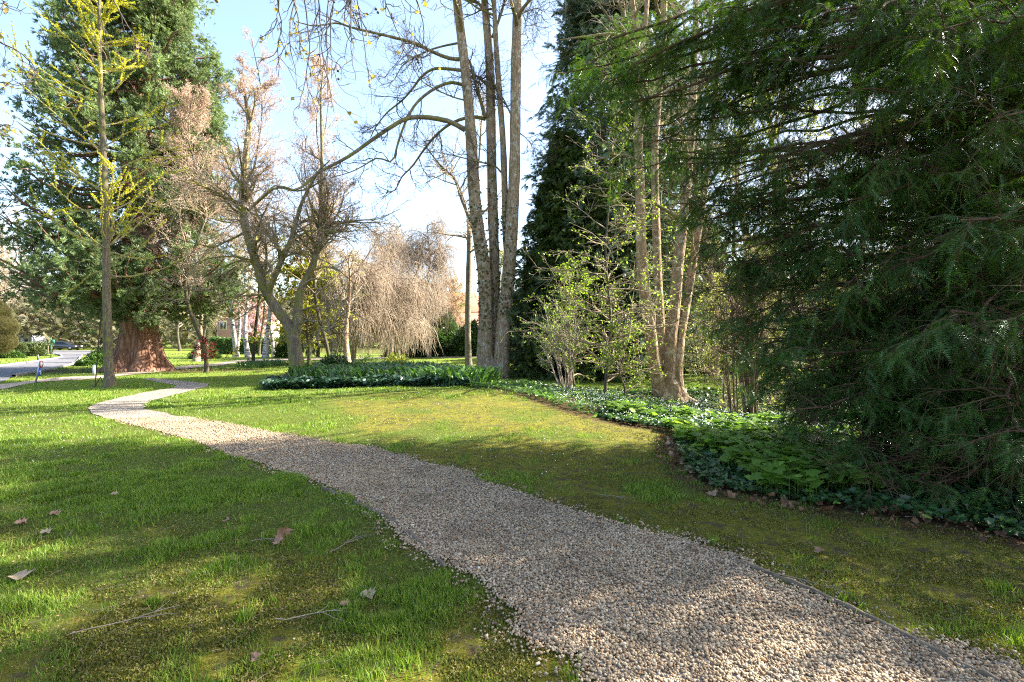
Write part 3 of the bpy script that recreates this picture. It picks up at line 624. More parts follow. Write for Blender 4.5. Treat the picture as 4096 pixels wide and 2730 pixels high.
# ================================================================ TREES
BARK_MAPLE = barkm('maple_bark', (.25, .165, .10), (.50, .38, .26), (.12, .12, .03), .18, 9, 1., 3.5, (.42, .40, .34), .04)
BARK_MOSS = barkm('mossy_bark', (.13, .105, .075), (.34, .27, .19), (.19, .18, .04), .42, 8, 1., 4)
BARK_DARK = barkm('dark_bark', (.07, .058, .045), (.17, .14, .105), (.09, .10, .02), .35, 9, .8, 5)
BARK_SEQ = barkm('sequoia_bark', (.16, .075, .045), (.42, .24, .16), None, 0, 3.2, 1., 9, None, .12)
BARK_PLANE = barkm('plane_bark', (.27, .175, .10), (.47, .34, .21), (.16, .15, .05), .1, 6, .9, 3, (.52, .43, .32))
BARK_GINK = barkm('ginkgo_bark', (.10, .08, .05), (.25, .20, .14), (.17, .17, .05), .35, 12, .8, 5)
BARK_BROWN = barkm('brown_stem_bark', (.10, .065, .04), (.30, .20, .12), (.12, .12, .03), .1, 10, .7, 6)
TWIGD = plain('dark_twig', (.075, .06, .047), .9, var=.4)
TWIGP = plain('pale_twig', (.36, .28, .22), .9, var=.35)
TWIGM = plain('mid_twig', (.30, .23, .15), .9, var=.4)
m, nt, bs = mat('birch_bark'); P_ = wpos(nt); mp = N(nt, 'ShaderNodeMapping'); mp.inputs['Scale'].default_value = (1, 1, 3.5); nt.links.new(P_, mp.inputs[0])
nt.links.new(ramp(nt, noise(nt, 2.6, 6, .7, mp.outputs[0]), [(.42, (.05, .04, .035)), (.5, (.40, .36, .31)), (.7, (.60, .56, .50))]), bs.inputs['Base Color']); bs.inputs['Roughness'].default_value = .8; BIRCH = m

def root_flare(r, k=1.6, z=.5):        # radius profile helper for a trunk polyline
    return r
def trunk_tube(mb, pts, K=30, S=14, flare=1.45, fh=.5, rough=.05, noflare=False):
    P, Rr = pline(pts, K); Rr = Rr*TS
    if not noflare:
        zz = P[:, 2]-P[0, 2]; Rr = Rr*(1+(flare-1)*np.exp(-zz/fh)); P[0, 2] -= .12
    Rr = Rr*(1+rough*np.random.default_rng(int(pts[0][0])).normal(size=K))
    tubes(mb, P, Rr, S); return P[None], Rr[None]
def stack_(L, K=30):
    return np.concatenate([l[0] for l in L]), np.concatenate([l[1] for l in L])
def limbs(mb, defs, K=22, S=7):
    o = []
    for pts in defs:
        P, Rr = pline(pts, K); tubes(mb, P, Rr, S); o.append((P[None], Rr[None]))
    return stack_(o)

TS = 1.22
# ---- triple-stemmed maple in the middle
b = gp(490, 378); D = b[1]
t = thing('maple_tree', 'tall bare maple with four grey brown stems rising from one base', 'tree', b)
ex = [(0, 0)]
z3 = lambda pts, d, r0, r1, dd=0.: [((250+p[0]/6.97), p[1]/6.97, d+dd*i/(len(pts)-1), r0+(r1-r0)*i/(len(pts)-1)) for i, p in enumerate(pts)]
T1 = [(486, 380, D, .29), (485, 345, D, .27), (485.5, 315, D, .25), (484, 272, D, .245), (478, 229, D, .225), (474, 190, D, .21), (471, 136, D, .19), (467, 86, D, .175), (462, 43, D, .165), (457, 0, D, .15), (452, -60, D, .12), (446, -140, D, .08), (440, -210, D, .03)]
T2 = [(493, 380, D+.25, .2), (494, 358, D+.35, .19), (494.6, 272, D+.5, .185), (492.5, 200, D+.6, .18), (491, 129, D+.6, .17), (490, 72, D+.6, .155), (487, 29, D+.6, .135), (484, -10, D+.6, .12), (480, -110, D+.6, .08), (478, -190, D+.6, .03)]
T3 = [(501, 380, D-.05, .29), (502.5, 340, D, .26), (504, 315, D, .25), (507.5, 286, D, .24), (511, 243, D, .225), (512.8, 205, D, .22), (514.5, 172, D, .205), (515.5, 100, D, .19), (516, 60, D, .18), (517, 20, D, .16), (518, -40, D, .14), (524, -130, D, .09), (530, -220, D, .03)]
T4 = [(508, 262, D+.15, .13), (505.5, 229, D+.25, .12), (505, 201, D+.3, .115), (503, 143, D+.3, .105), (500, 100, D+.3, .1), (496, 43, D+.3, .09), (494, 0, D+.3, .08), (490, -90, D+.3, .05), (488, -150, D+.3, .02)]
mb = MB(); tr = [trunk_tube(mb, T1, 48, 16, 1.25, .5, .03), trunk_tube(mb, T2, 48, 14, 1.2, .5, .03), trunk_tube(mb, T3, 48, 16, 1.25, .5, .03), trunk_tube(mb, T4, 48, 10, 1, .5, .03, True)]
# buttressed foot joining the stems
lathe(mb, b+A([0, .1, -.15]), [(.95, 0), (.80, .15), (.70, .4), (.62, .65), (.48, .85), (.25, 1.05), (.02, 1.1)], 22, 0, .25)
mb.build('trunk', BARK_MAPLE, t, smooth=True)
r = .085
LIMB = [z3([(1455, 415), (1370, 400), (1250, 350), (1150, 300), (1000, 260), (850, 225), (720, 195), (600, 160), (450, 180), (320, 150)], D, .085, .02, -3),
 z3([(1470, 490), (1380, 480), (1280, 480), (1200, 530), (1130, 620), (1060, 700), (960, 780), (880, 880), (840, 960)], D, .075, .02, 1.5),
 z3([(1480, 590), (1400, 575), (1300, 610), (1200, 680), (1130, 760), (1080, 860), (1030, 1000), (990, 1125), (890, 1100), (800, 1150), (700, 1200), (560, 1240)], D, .075, .015, -2),
 z3([(1500, 905), (1400, 850), (1290, 825), (1180, 815), (1080, 830), (960, 900), (830, 990), (720, 1070), (600, 1140), (480, 1200), (380, 1290), (300, 1325), (190, 1290), (100, 1350), (0, 1450)], D, .115, .02, -3.5),
 z3([(1640, 830), (1560, 815), (1460, 835), (1370, 880), (1280, 960), (1200, 1060), (1130, 1160), (1060, 1230), (1000, 1335), (900, 1300)], D+.6, .085, .018, 1),
 z3([(1450, 300), (1350, 320), (1250, 350), (1150, 400), (1060, 460), (1000, 560), (900, 600)], D, .05, .012, 2),
 z3([(1650, 120), (1600, 30), (1530, 5), (1400, -30), (1200, -90)], D+.6, .08, .03, 0),
 z3([(1520, 480), (1590, 540), (1640, 580)], D+.1, .05, .04, .4), z3([(1640, 820), (1600, 680), (1560, 540), (1530, 420)], D+.5, .09, .045, -.4),
 z3([(1690, 260), (1720, 180), (1760, 60), (1780, -60)], D+.4, .07, .04, 0),
 z3([(1820, 800), (1760, 680), (1690, 590)], D, .04, .02, .5), z3([(1750, 1200), (1700, 1155), (1560, 1120), (1400, 1080), (1240, 1050)], D, .045, .012, -1),
 z3([(1870, 920), (1920, 960), (1980, 1030)], D, .03, .008, 0), z3([(1500, 700), (1400, 670), (1250, 600), (1180, 540), (1100, 400)], D, .035, .01, -2),
 z3([(1885, 60), (1920, 150), (1930, 250), (1990, 400)], D, .03, .006, -1), z3([(1885, 100), (1990, 60), (2070, 90)], D, .03, .006, 1)]
mb = MB(); lp, lr = limbs(mb, LIMB, 24, 7)
up_, ur_ = [], []
for P, Rr in tr:
    k = 30; up_.append(P[:, k:k+18]); ur_.append(Rr[:, k:k+18])
UP = np.concatenate(up_); UR = np.concatenate(ur_)
c0, c0r = grow(UP, UR, 9, (.05, .95), (40, 70), lambda tt, pl: rng.uniform(2., 4.5, len(tt)), 10, -.2, .12, .5, .006, upend=-.6)
tubes(mb, c0, c0r, 5); mb.build('limbs', BARK_MOSS, t, smooth=True)
mb = MB()
a1, r1 = grow(lp, lr, 13, (.2, 1), (35, 75), lambda tt, pl: rng.uniform(.6, 2., len(tt)), 8, -.25, .22, .55, .004, upend=.5, rmax=.022)
a1b, r1b = grow(c0, c0r, 5, (.25, 1), (35, 70), lambda tt, pl: rng.uniform(.5, 1.5, len(tt)), 7, 0, .2, .5, .004, upend=.5, rmax=.02)
tubes(mb, a1, r1, 4); tubes(mb, a1b, r1b, 4)
a2, r2 = grow(a1, r1, 6, (.2, 1), (30, 60), (.3, .65), 6, .1, .22, .6, .0035, upend=.5); tubes(mb, a2, r2, 3)
a3, r3 = grow(a2, r2, 3, (.3, 1), (30, 55), (.3, .6), 5, .2, .2, .6, .003); tubes(mb, a3, r3, 3)
a2b, r2b = grow(a1b, r1b, 4, (.2, 1), (30, 60), (.35, .6), 5, .2, .2, .6, .0035); tubes(mb, a2b, r2b, 3)
mb.build('twigs', TWIGD, t)
# ivy climbing the stems
mb = MB(); PV = []
for (P, Rr), lo, hi, n in ((tr[0], .12, .5, 320), (tr[2], .15, .42, 220), (tr[1], .15, .4, 120), (tr[3], .0, .3, 150)):
    tt = rng.beta(2, 3, n)*(hi-lo)+lo; p, T = sample(P, np.zeros(n, int), tt); rr_, _ = sample(Rr, np.zeros(n, int), tt)
    az = rng.normal(-math.pi/2+.3*np.sin(tt*30), .9, n); PV.append(p+np.c_[np.cos(az), np.sin(az), 0*az]*(rr_*1.12)[:, None])
p = np.concatenate(PV); stamp(mb, IVY[0], IVY[1], p, rdir(len(p), -.6), rng.uniform(.05, .12, len(p)), up=(0, -1, .2), jit=.7)
mb.build('climbing_ivy', leafm('climber_leaf', [(.03, .06, .015), (.07, .09, .03), (.14, .12, .05)], .3, None, .4), t)

TS = 1.2
# ---- mossy two-stemmed tree
b = gp(298, 376); D = b[1]
t = thing('mossy_tree', 'leaning mossy trunk forking low with wide arching bare branches', 'tree', b)
q = lambda pts, d, r0, r1, dd=0., X0=0, Y0=175: [((X0+p[0]/6.97), Y0+p[1]/6.97, d+dd*i/(len(pts)-1), r0+(r1-r0)*(i/(len(pts)-1))**.8) for i, p in enumerate(pts)]
S0 = [(299, 377, D, .33), (297, 365, D, .26), (295, 352, D, .25), (293.5, 340, D, .25), (291, 331, D, .22), (285, 320, D, .19), (278, 311, D, .18), (265, 290, D, .17), (258, 267, D-.2, .16), (251, 247, D-.3, .15), (245, 225, D-.3, .14), (243, 204, D-.3, .13), (244, 180, D-.3, .12), (247, 143, D-.2, .10), (249, 122, D, .08), (245, 95, D, .055), (243, 75, D, .015)]
S1 = [(293, 342, D, .2), (297, 325, D, .17), (298, 310, D+.2, .16), (301, 290, D+.3, .145), (310, 272, D+.4, .13), (316, 254, D+.5, .11), (320, 232, D+.6, .1), (321, 204, D+.7, .085), (322, 160, D+.7, .06), (321, 100, D+.7, .04), (323, 72, D+.7, .012)]
S2 = [(268, 294, D, .11), (276, 273, D-.3, .1), (283, 258, D-.5, .09), (291, 239, D-.7, .08), (297, 218, D-.8, .07), (303, 200, D-1, .055), (316, 175, D-1.2, .04), (330, 160, D-1.5, .015)]
mb = MB(); s0 = trunk_tube(mb, S0, 48, 14, 1.5, .35, .05); s1 = trunk_tube(mb, S1, 48, 12, 1, .3, .04, True); s2 = trunk_tube(mb, S2, 48, 9, 1, .3, .04, True)
# roots
rt = []
for az, L in ((3.3, .9), (4.4, .6), (-.4, .7), (5.2, .6)):
    rt.append(np.stack([b+A([math.cos(az)*L*k/5, math.sin(az)*L*k/5, .32*(1-k/5)**1.6-.03]) for k in range(6)]))
tubes(mb, A(rt), np.broadcast_to(np.linspace(.14, .04, 6), (4, 6)), 7)
mb.build('trunk', BARK_MOSS, t, smooth=True)
LB = [q([(1800, 640), (1760, 600), (1650, 570), (1500, 575), (1400, 600), (1290, 635)], D, .06, .015, -2),
 q([(1700, 400), (1650, 430), (1560, 470), (1480, 500), (1330, 470), (1180, 430)], D, .06, .015, -2), q([(1860, 860), (1800, 835), (1600, 850), (1480, 820), (1300, 800), (1150, 830)], D, .06, .012, -3),
 q([(1860, 850), (1800, 900), (1720, 960), (1640, 1010)], D, .05, .012, -2), q([(1720, 250), (1650, 260), (1560, 160), (1460, 60), (1350, 0), (1200, -40)], D, .06, .015, -1.5),
 q([(1800, 600), (1700, 590), (1560, 640), (1450, 720), (1350, 820), (1280, 900)], D, .05, .01, -3), q([(1700, 300), (1600, 330), (1450, 290), (1300, 200), (1170, 160)], D, .05, .012, 1.5),
 q([(1730, 250), (1830, 160), (1930, 90), (2060, 110), (2160, 90), (2265, 20)], D, .06, .03, -1), q([(1720, 230), (1760, 270), (1850, 290), (1900, 320)], D, .05, .012, -1.5),
 q([(330, 870), (420, 840), (480, 880), (525, 910), (600, 880)], D, .07, .03, -1.5, 250, 200), q([(525, 910), (560, 870), (610, 840), (700, 760)], D-1, .035, .01, -1, 250, 200), q([(360, 770), (480, 735), (600, 760), (720, 790), (850, 860)], D, .05, .012, -2, 250, 200),
 q([(400, 570), (450, 550), (520, 570), (600, 640), (680, 700)], D, .05, .012, -2, 250, 200), q([(440, 490), (520, 465), (600, 480), (700, 560), (850, 700)], D, .05, .01, 1.5, 250, 200),
 q([(480, 320), (560, 220), (640, 160), (780, 140), (900, 130), (1050, 60)], D, .06, .012, -2, 250, 200), q([(300, 280), (400, 220), (500, 210), (620, 230), (720, 330)], D-.5, .05, .012, -1, 250, 200), q([(480, 260), (600, 150), (760, 190), (900, 180)], D, .05, .01, 2, 250, 200),
 q([(150, 500), (110, 420), (80, 470), (20, 440)], D, .045, .012, -1, 250, 200), q([(300, 300), (330, 180), (440, 110), (560, 90)], D, .045, .01, 1, 250, 200), q([(380, 640), (470, 620), (560, 700), (640, 830), (700, 1000)], D+.5, .04, .008, 2, 250, 200)]
mb = MB(); lp, lr = limbs(mb, LB, 20, 7)
SP, SR = stack_([s0, s1]); SPu = SP[:, 20:]; SRu = SR[:, 20:]
c0, c0r = grow(SPu, SRu, 16, (.02, .98), (30, 55), lambda tt, pl: (3.4-2.2*tt)*rng.uniform(.6, 1.1, len(tt)), 10, .25, .1, .45, .006, upend=.6); tubes(mb, c0, c0r, 5)
c1, c1r = grow(np.concatenate([SPu[:, :14], s2[0][:, 8:22]]), np.concatenate([SRu[:, :14], s2[1][:, 8:22]]), 7, (.0, 1), (50, 85), lambda tt, pl: rng.uniform(2, 3.8, len(tt)), 10, .1, .14, .45, .006, upend=-.5); tubes(mb, c1, c1r, 5)
mb.build('limbs', barkm('mossy_limb', (.12, .095, .06), (.28, .23, .15), (.22, .20, .04), .5, 9, .8, 4), t, smooth=True)
mb = MB(); lowP = np.concatenate([lp[:, ::2][:, :10], c1]); lowR = np.concatenate([lr[:, ::2][:, :10], c1r])
a1, r1 = grow(lowP, lowR, 11, (.15, 1), (35, 70), lambda tt, pl: rng.uniform(.6, 1.6, len(tt)), 7, -.1, .2, .5, .004, upend=.2, rmax=.02); tubes(mb, a1, r1, 4)
a2, r2 = grow(a1, r1, 6, (.2, 1), (30, 60), (.35, .65), 5, .1, .2, .6, .003); tubes(mb, a2, r2, 3)
h1, h1r = grow(c0, c0r, 9, (.15, 1), (30, 55), (.25, .5), 6, .3, .15, .5, .004); tubes(mb, h1, h1r, 4)
h2, h2r = grow(h1, h1r, 5, (.2, 1), (30, 50), (.35, .6), 5, .3, .15, .6, .003); tubes(mb, h2, h2r, 3)
mb.build('twigs', TWIGM, t)
mb = MB(); p, T = ends(h2, 13, (.1, 1)); stamp(mb, LEAF[0], LEAF[1], p+rng.normal(0, .05, p.shape), rdir(len(p), -.4), rng.uniform(.035, .085, len(p)), jit=1)
p, T = ends(a2, 2, (.3, 1)); kk = rng.uniform(size=len(p)) < .5*sst(4.2, 8, p[:, 2])+.1; p = p[kk]; stamp(mb, LEAF[0], LEAF[1], p+rng.normal(0, .04, p.shape), rdir(len(p), -.4), rng.uniform(.03, .06, len(p)), jit=1)
SEEDM = leafm('seed_wing', [(.36, .23, .16), (.52, .38, .29), (.68, .55, .45)], .45, (1.15, 1.1, 1.), .6, .6, .25)
mb.build('seed_clusters', SEEDM, t)

# second brown-seeded tree group behind (rising behind the sequoia edge)
def seeded(X, Y, d, zt, label, spread=2.6, n=40, sd=1.):
    b = A([(X-512)/512*d, d, float(H((X-512)/512*d, d))]); t = thing('seed_laden_tree', label, 'tree', b)
    P = np.stack([b+A([.35*math.sin(k*.5+X), .3*math.cos(k*.4), zt*k/23-.1*(k == 0)]) for k in range(24)])[None]; Rr = np.linspace(.11, .02, 24)[None]
    mb = MB(); tubes(mb, P, Rr, 10); mb.build('trunk', BARK_DARK, t, smooth=True)
    mb = MB(); a, ar = grow(P, Rr, n, (.25, .98), (30, 60), lambda tt, pl: spread*(1.25-tt)*rng.uniform(.7, 1.2, len(tt)), 9, .2, .12, .5, .005, upend=.5); tubes(mb, a, ar, 4)
    a1, r1 = grow(a, ar, 8, (.2, 1), (30, 60), (.25, .5), 6, .2, .15, .5, .004); tubes(mb, a1, r1, 3)
    a2, r2 = grow(a1, r1, 4, (.2, 1), (30, 60), (.3, .6), 4, .2, .15, .5, .003); tubes(mb, a2, r2, 3); mb.build('branches', TWIGM, t)
    mb = MB(); p, T = ends(a2, int(12*sd), (.1, 1)); stamp(mb, LEAF[0], LEAF[1], p+rng.normal(0, .06, p.shape), rdir(len(p), -.4), rng.uniform(.035, .075, len(p)), jit=1); mb.build('seed_clusters', SEEDM, t)
seeded(196, 0, 25.5, 13.8, 'slender tree dense with pinkish brown seeds in front of the sequoia', 3.6, 64, 1.5)
seeded(322, 0, 30, 17, 'upright tree with thin pinkish brown seeds behind the mossy fork', 4.0, 56, 1.1)
seeded(256, 0, 34, 21.5, 'tallest pinkish brown seeded tree right of the sequoia', 4.0, 62, 1.2)

# ---- giant sequoia
b = SEQ; D = b[1]; b = gp(140, 370.8); D = b[1]
t = thing('giant_sequoia', 'huge sequoia with flared red brown trunk and dense blue green foliage', 'tree', b)
mb = MB(); K = 60; S = 40; zz = np.linspace(-.15, 31, K)**1; zz = -.15+31.15*(np.linspace(0, 1, K)**1.6); aa = np.arange(S)*2*math.pi/S
r0 = 1.62*np.exp(-np.maximum(zz, 0)/1.0)*.5+.78*(1-np.maximum(zz, 0)/32)**.9+.03
flu = 1+(.20*np.exp(-np.maximum(zz, 0)/2.2)+.05)[:, None]*(np.sin(aa*7+1+zz[:, None]*.15)+.6*np.sin(aa*11+2-zz[:, None]*.2)+.5*np.sin(aa*17+zz[:, None]*.1))*.6
V = np.stack([r0[:, None]*flu*np.cos(aa), r0[:, None]*flu*np.sin(aa), np.broadcast_to(zz[:, None], (K, S))], -1)+b
i = np.arange(K-1)[:, None]*S+np.arange(S); j = np.arange(K-1)[:, None]*S+(np.arange(S)+1) % S
mb.add(V.reshape(-1, 3), np.stack([i, j, j+S, i+S], -1).reshape(-1, 4)); mb.build('trunk', BARK_SEQ, t, smooth=True)
TP = np.stack([b+A([0, 0, 30.5*k/39]) for k in range(40)])[None]; TR = np.linspace(.8, .05, 40)[None]
env = lambda z: 5.6*np.clip(1-(z/31)**1.7, .05, 1)**.9*np.where(z < 4, .78, 1)
mb = MB(); n = 330; tt = .09+.9*np.linspace(0, 1, n)**1.0+rng.uniform(-.01, .01, n); tt = np.clip(tt, .125, .99)
az = np.arange(n)*2.39996+rng.normal(0, .4, n); z0 = tt*30.5; L = env(z0)*rng.uniform(.72, 1.08, n)
left = np.cos(az) < -.5; L = np.where(left & (z0 > 4), L*1.12, L)
Kp = 10; P = np.zeros((n, Kp, 3)); drop = np.where(z0 < 11, rng.uniform(.25, .62, n)*sst(2, 8, z0), rng.uniform(.0, .3, n))
for k in range(Kp):
    s = k/(Kp-1); P[:, k, 0] = b[0]+np.cos(az)*L*s; P[:, k, 1] = b[1]+np.sin(az)*L*s; P[:, k, 2] = b[2]+z0-drop*L*np.sin(s*2.2)*1.0+.25*L*s**3
P[:, 1:] += rng.normal(0, .08, (n, Kp-1, 3)); front = (np.sin(az) < -.1)[:, None]; P[..., 2] = np.maximum(P[..., 2], b[2]+np.where(front, 1.9, 1.2)+2.2*(np.cos(az) < -.35)[:, None]-.9*sst(1.5, 4, np.hypot(P[..., 0]-b[0], P[..., 1]-b[1])))
Rb = np.clip(.02+.02*L, .02, .14)[:, None]*(1-np.linspace(0, 1, Kp))**.7+.012
tubes(mb, P, Rb, 5)
a1, r1 = grow(P, Rb, 8, (.3, 1), (35, 75), lambda tt_, pl: pl*rng.uniform(.14, .34, len(tt_)), 6, -.45, .2, .5, .006, upend=.3); tubes(mb, a1, r1, 3)
mb.build('boughs', plain('sequoia_bough', (.17, .09, .06), .9, var=.4), t)
a2, r2 = grow(a1, r1, 5, (.2, 1), (30, 70), lambda tt_, pl: rng.uniform(.35, .8, len(tt_)), 4, -.6, .2, .5, .004)
mb = MB(); p, T = ends(a2, 5, (.1, 1)); p2, T2_ = ends(a1, 5, (.45, 1)); p = np.concatenate([p, p2]); T = np.concatenate([T, T2_])
kp = vn(p[:, 0]+p[:, 1]*.7, p[:, 2], 1.1, 77)*.6+vn(p[:, 0]-p[:, 1], p[:, 2], .5, 78)*.4 > .34+.10*sst(-.3, -2.5, p[:, 0]-b[0])*sst(14, 6, p[:, 2]); p = p[kp]; T = T[kp]
stamp(mb, TUFT[0], TUFT[1], p+rng.normal(0, .09, p.shape), norm(T*.6+rdir(len(p), .35)*.9), rng.uniform(.17, .34, len(p)), jit=1)
SEQL = leafm('sequoia_foliage', [(.11, .17, .06), (.20, .28, .11), (.34, .40, .22)], .42, (1.1, 1.2, .7), .5, .55, .5, .3)
mb.build('crown', SEQL, t)
print('seq tufts', len(p))

TS = .85
# ---- ginkgo
b = gp(110.5, 387); D = b[1]
t = thing('ginkgo_tree', 'slim straight ginkgo trunk with upswept branches of yellow green buds', 'tree', b)
TG = [(110.5, 388, D, .19), (109, 370, D, .17), (107.5, 330, D, .155), (106.5, 280, D, .145), (106, 230, D, .135), (104.5, 180, D, .12), (102, 120, D, .1), (100.5, 80, D, .085), (99.5, 40, D, .07), (99.5, 0, D, .055), (100, -40, D, .035), (101, -80, D, .012)]
mb = MB(); g0 = trunk_tube(mb, TG, 50, 12, 1.6, .22, .035); mb.build('trunk', BARK_GINK, t, smooth=True)
mb = MB(); GP_, GR_ = g0
a, ar = grow(GP_[:, 15:], GR_[:, 15:], 50, (.0, .97), (50, 70), lambda tt, pl: (3.7-3.1*tt)*rng.uniform(.75, 1.15, len(tt)), 12, .35, .05, .2, .005, upend=.5, side=(-.25, 0, 0)); tubes(mb, a, ar, 5)
lo, lor = grow(GP_[:, 12:26], GR_[:, 12:26], 13, (0, 1), (75, 100), lambda tt, pl: rng.uniform(1.2, 3.4, len(tt)), 10, 0, .12, .22, .005, upend=.1, side=(-.3, 0, 0)); tubes(mb, lo, lor, 4)
a1, r1 = grow(np.concatenate([a, lo[:, :, :]]) if False else a, ar, 4, (.15, .9), (30, 55), (.2, .42), 8, .3, .06, .6, .004); tubes(mb, a1, r1, 3); mb.build('branches', TWIGM, t)
mb = MB(); GL = leafm('ginkgo_bud', [(.42, .44, .02), (.55, .54, .03), (.68, .62, .06)], .4, (1.2, 1.2, .4), .5, 3, .2)
Q = [ends(a, 110, (.1, 1)), ends(a1, 48, (.05, 1)), ends(lo, 110, (.1, 1))]; p = np.concatenate([x[0] for x in Q])
tf = _tuft(5, 1.3, .2, 8); stamp(mb, tf[0], tf[1], p+rng.normal(0, .012, p.shape), rdir(len(p), .3), rng.uniform(.03, .06, len(p)), jit=1); mb.build('leaf_buds', GL, t)
# wire and stake stub at its foot
mb = MB(); tubes(mb, np.stack([b+A([-.55, 0, .0]), b+A([-.5, 0, .5]), b+A([-.42, 0, 1.6]), b+A([-.3, 0, 2.8])])[None], np.full((1, 4), .018), 5); tubes(mb, np.stack([b+A([-.55, 0, .0]), b+A([-.35, 0, .35]), b+A([-.25, 0, .1])])[None], np.full((1, 3), .016), 5)
tag(mb.build('climber_stem', TWIGD, loc=b+A([-.55, 0, 0])), 'thin crooked dark stem standing left of the ginkgo trunk', 'stem')

TS = 1.
# ---- slender young tree with stake, right of the laurel
b = gp(468.5, 370); D = b[1]
t = thing('slender_tree', 'slender straight bare tree just left of the four stemmed maple', 'tree', b)
mb = MB(); g0 = trunk_tube(mb, [(469, 371, D, .2), (468, 345, D, .18), (468, 300, D, .165), (469, 255, D, .15), (469, 220, D, .13), (462, 200, D, .1), (455, 180, D, .08), (440, 165, D-.4, .05), (425, 145, D-.6, .02)], 40, 12, 1.4, .25, .03)
g1 = trunk_tube(mb, [(469, 225, D, .1), (474, 195, D+.2, .08), (479, 160, D+.3, .06), (481, 130, D+.3, .05), (484, 95, D+.3, .02)], 40, 8, 1, .2, .02, True)
mb.build('trunk', barkm('ringed_bark', (.17, .14, .10), (.38, .33, .25), (.12, .12, .04), .15, 6, .6, .5), t, smooth=True)
mb = MB(); a, ar = grow(g0[0][:, 12:34], g0[1][:, 12:34], 24, (0, 1), (55, 85), lambda tt, pl: rng.uniform(1.4, 4, len(tt)), 10, .3, .1, .4, .006, upend=-.5, side=(-.35, 0, 0))
a_, ar_ = grow(np.concatenate([g0[0][:, 25:], g1[0][:, 25:]]), np.concatenate([g0[1][:, 25:], g1[1][:, 25:]]), 14, (0, 1), (30, 60), lambda tt, pl: rng.uniform(1, 2.8, len(tt)), 10, .2, .1, .5, .006, upend=.3)
a = np.concatenate([a, a_]); ar = np.concatenate([ar, ar_]); tubes(mb, a, ar, 4); a1, r1 = grow(a, ar, 8, (.2, 1), (30, 60), (.2, .4), 6, .1, .15, .5, .004); tubes(mb, a1, r1, 3); a2, r2 = grow(a1, r1, 3, (.2, 1), (30, 60), (.3, .6), 4, .1, .15, .5, .003); tubes(mb, a2, r2, 3); mb.build('branches', TWIGM, t)
mb = MB(); p, T = ends(a2, 2, (.3, 1)); stamp(mb, LEAF[0], LEAF[1], p, rdir(len(p)), rng.uniform(.03, .06, len(p)), jit=1); mb.build('leaf_buds', leafm('bud_green', [(.16, .20, .04), (.22, .26, .06), (.3, .3, .12)], .4), t)
b = gp(477.5, 367); mb = MB(); disc(mb, b+A([0, 0, .75]), .05, 1.6, (.06, 0, 1), 8); tag(mb.build('wooden_stake', plain('stake_wood', (.30, .25, .16), .9, var=.3), loc=b), 'leaning wooden stake between the slender tree and the maple', 'stake')

TS = 1.05
# ---- fork-trunked plane on the right
b = gp(671, 402); D = b[1]
t = thing('fork_plane_tree', 'thick plane base dividing into four stems with peeling bark in the hollow', 'tree', b)
k_ = D/17.
F1 = [(664, 401, D, .36), (660, 388, D, .24), (654, 365, D-.1, .2), (650, 329, D-.2, .185), (644, 286, D-.2, .175), (641, 243, D-.2, .16), (640, 186, D-.2, .145), (638.6, 143, D-.2, .13), (640, 72, D-.2, .115), (638, 36, D-.2, .11), (634, 14, D-.2, .08), (629, -30, D-.2, .06), (620, -120, D-.2, .02)]
F2 = [(672, 401, D+.1, .36), (669, 386, D, .24), (669, 358, D+.1, .22), (671.6, 329, D+.1, .2), (675, 300, D+.1, .185), (678, 265, D+.1, .17), (683, 220, D+.2, .15), (690, 150, D+.3, .13), (694, 80, D+.3, .11), (696, 0, D+.3, .08), (698, -100, D+.3, .03)]
F3 = [(680, 401, D-.05, .3), (677, 385, D, .2), (678.5, 351, D+.1, .15), (683, 322, D+.2, .14), (688, 293, D+.3, .13), (695, 250, D+.4, .12), (706, 180, D+.5, .1), (716, 90, D+.6, .08), (722, -20, D+.6, .03)]
F4 = [(666, 395, D+.6, .25), (664, 370, D+.8, .16), (661, 330, D+1, .14), (658, 280, D+1.1, .135), (656, 220, D+1.2, .13), (655, 150, D+1.2, .12), (659, 90, D+1.2, .115), (663, 40, D+1.2, .11), (664, -10, D+1.2, .1), (666, -120, D+1.2, .03)]
F5 = [(640, 60, D-.2, .08), (645, 25, D-.1, .075), (648, -10, D, .06), (654, -90, D, .02)]
mb = MB(); fk = [trunk_tube(mb, F, 44, 14, 1.1, .4, .03, F is F5 or F is F4) for F in (F1, F2, F3, F4, F5)]
lathe(mb, b+A([-.02, .15, -.2]), [(.80, 0), (.58, .2), (.47, .45), (.42, .7), (.33, .9), (.18, 1.0), (.03, 1.04)], 24, 0, .5)
rt = A([np.stack([b+A([math.cos(z_)*l_*k/5, math.sin(z_)*l_*k/5, .45*(1-k/5)**1.7-.05]) for k in range(6)]) for z_, l_ in ((3.5, .9), (4.3, .75), (5.1, .8), (5.9, 1.0), (.2, .8))]); tubes(mb, rt, np.broadcast_to(np.linspace(.2, .05, 6), (5, 6)), 8); mb.build('trunk', BARK_PLANE, t, smooth=True)
mb = MB(); UP, UR = stack_(fk); c0, c0r = grow(UP[:, 24:], UR[:, 24:], 9, (0, .98), (35, 65), lambda tt, pl: rng.uniform(1.2, 3.5, len(tt)), 10, .2, .12, .4, .006, upend=.2, side=(-.1, 0, 0)); tubes(mb, c0, c0r, 5)
LF = [[(652, 75, D-.2, .06), (640, 55, D-.6, .055), (628, 38, D-.8, .05), (612, 34, D-1, .045), (590, 36, D-1.2, .035), (560, 40, D-1.4, .015)], [(642, 165, D-.2, .05), (625, 155, D-.4, .04), (605, 158, D-.6, .03), (580, 162, D-.8, .012)]]
lp, lr = limbs(mb, LF, 18, 6); mb.build('limbs', BARK_MOSS, t, smooth=True)
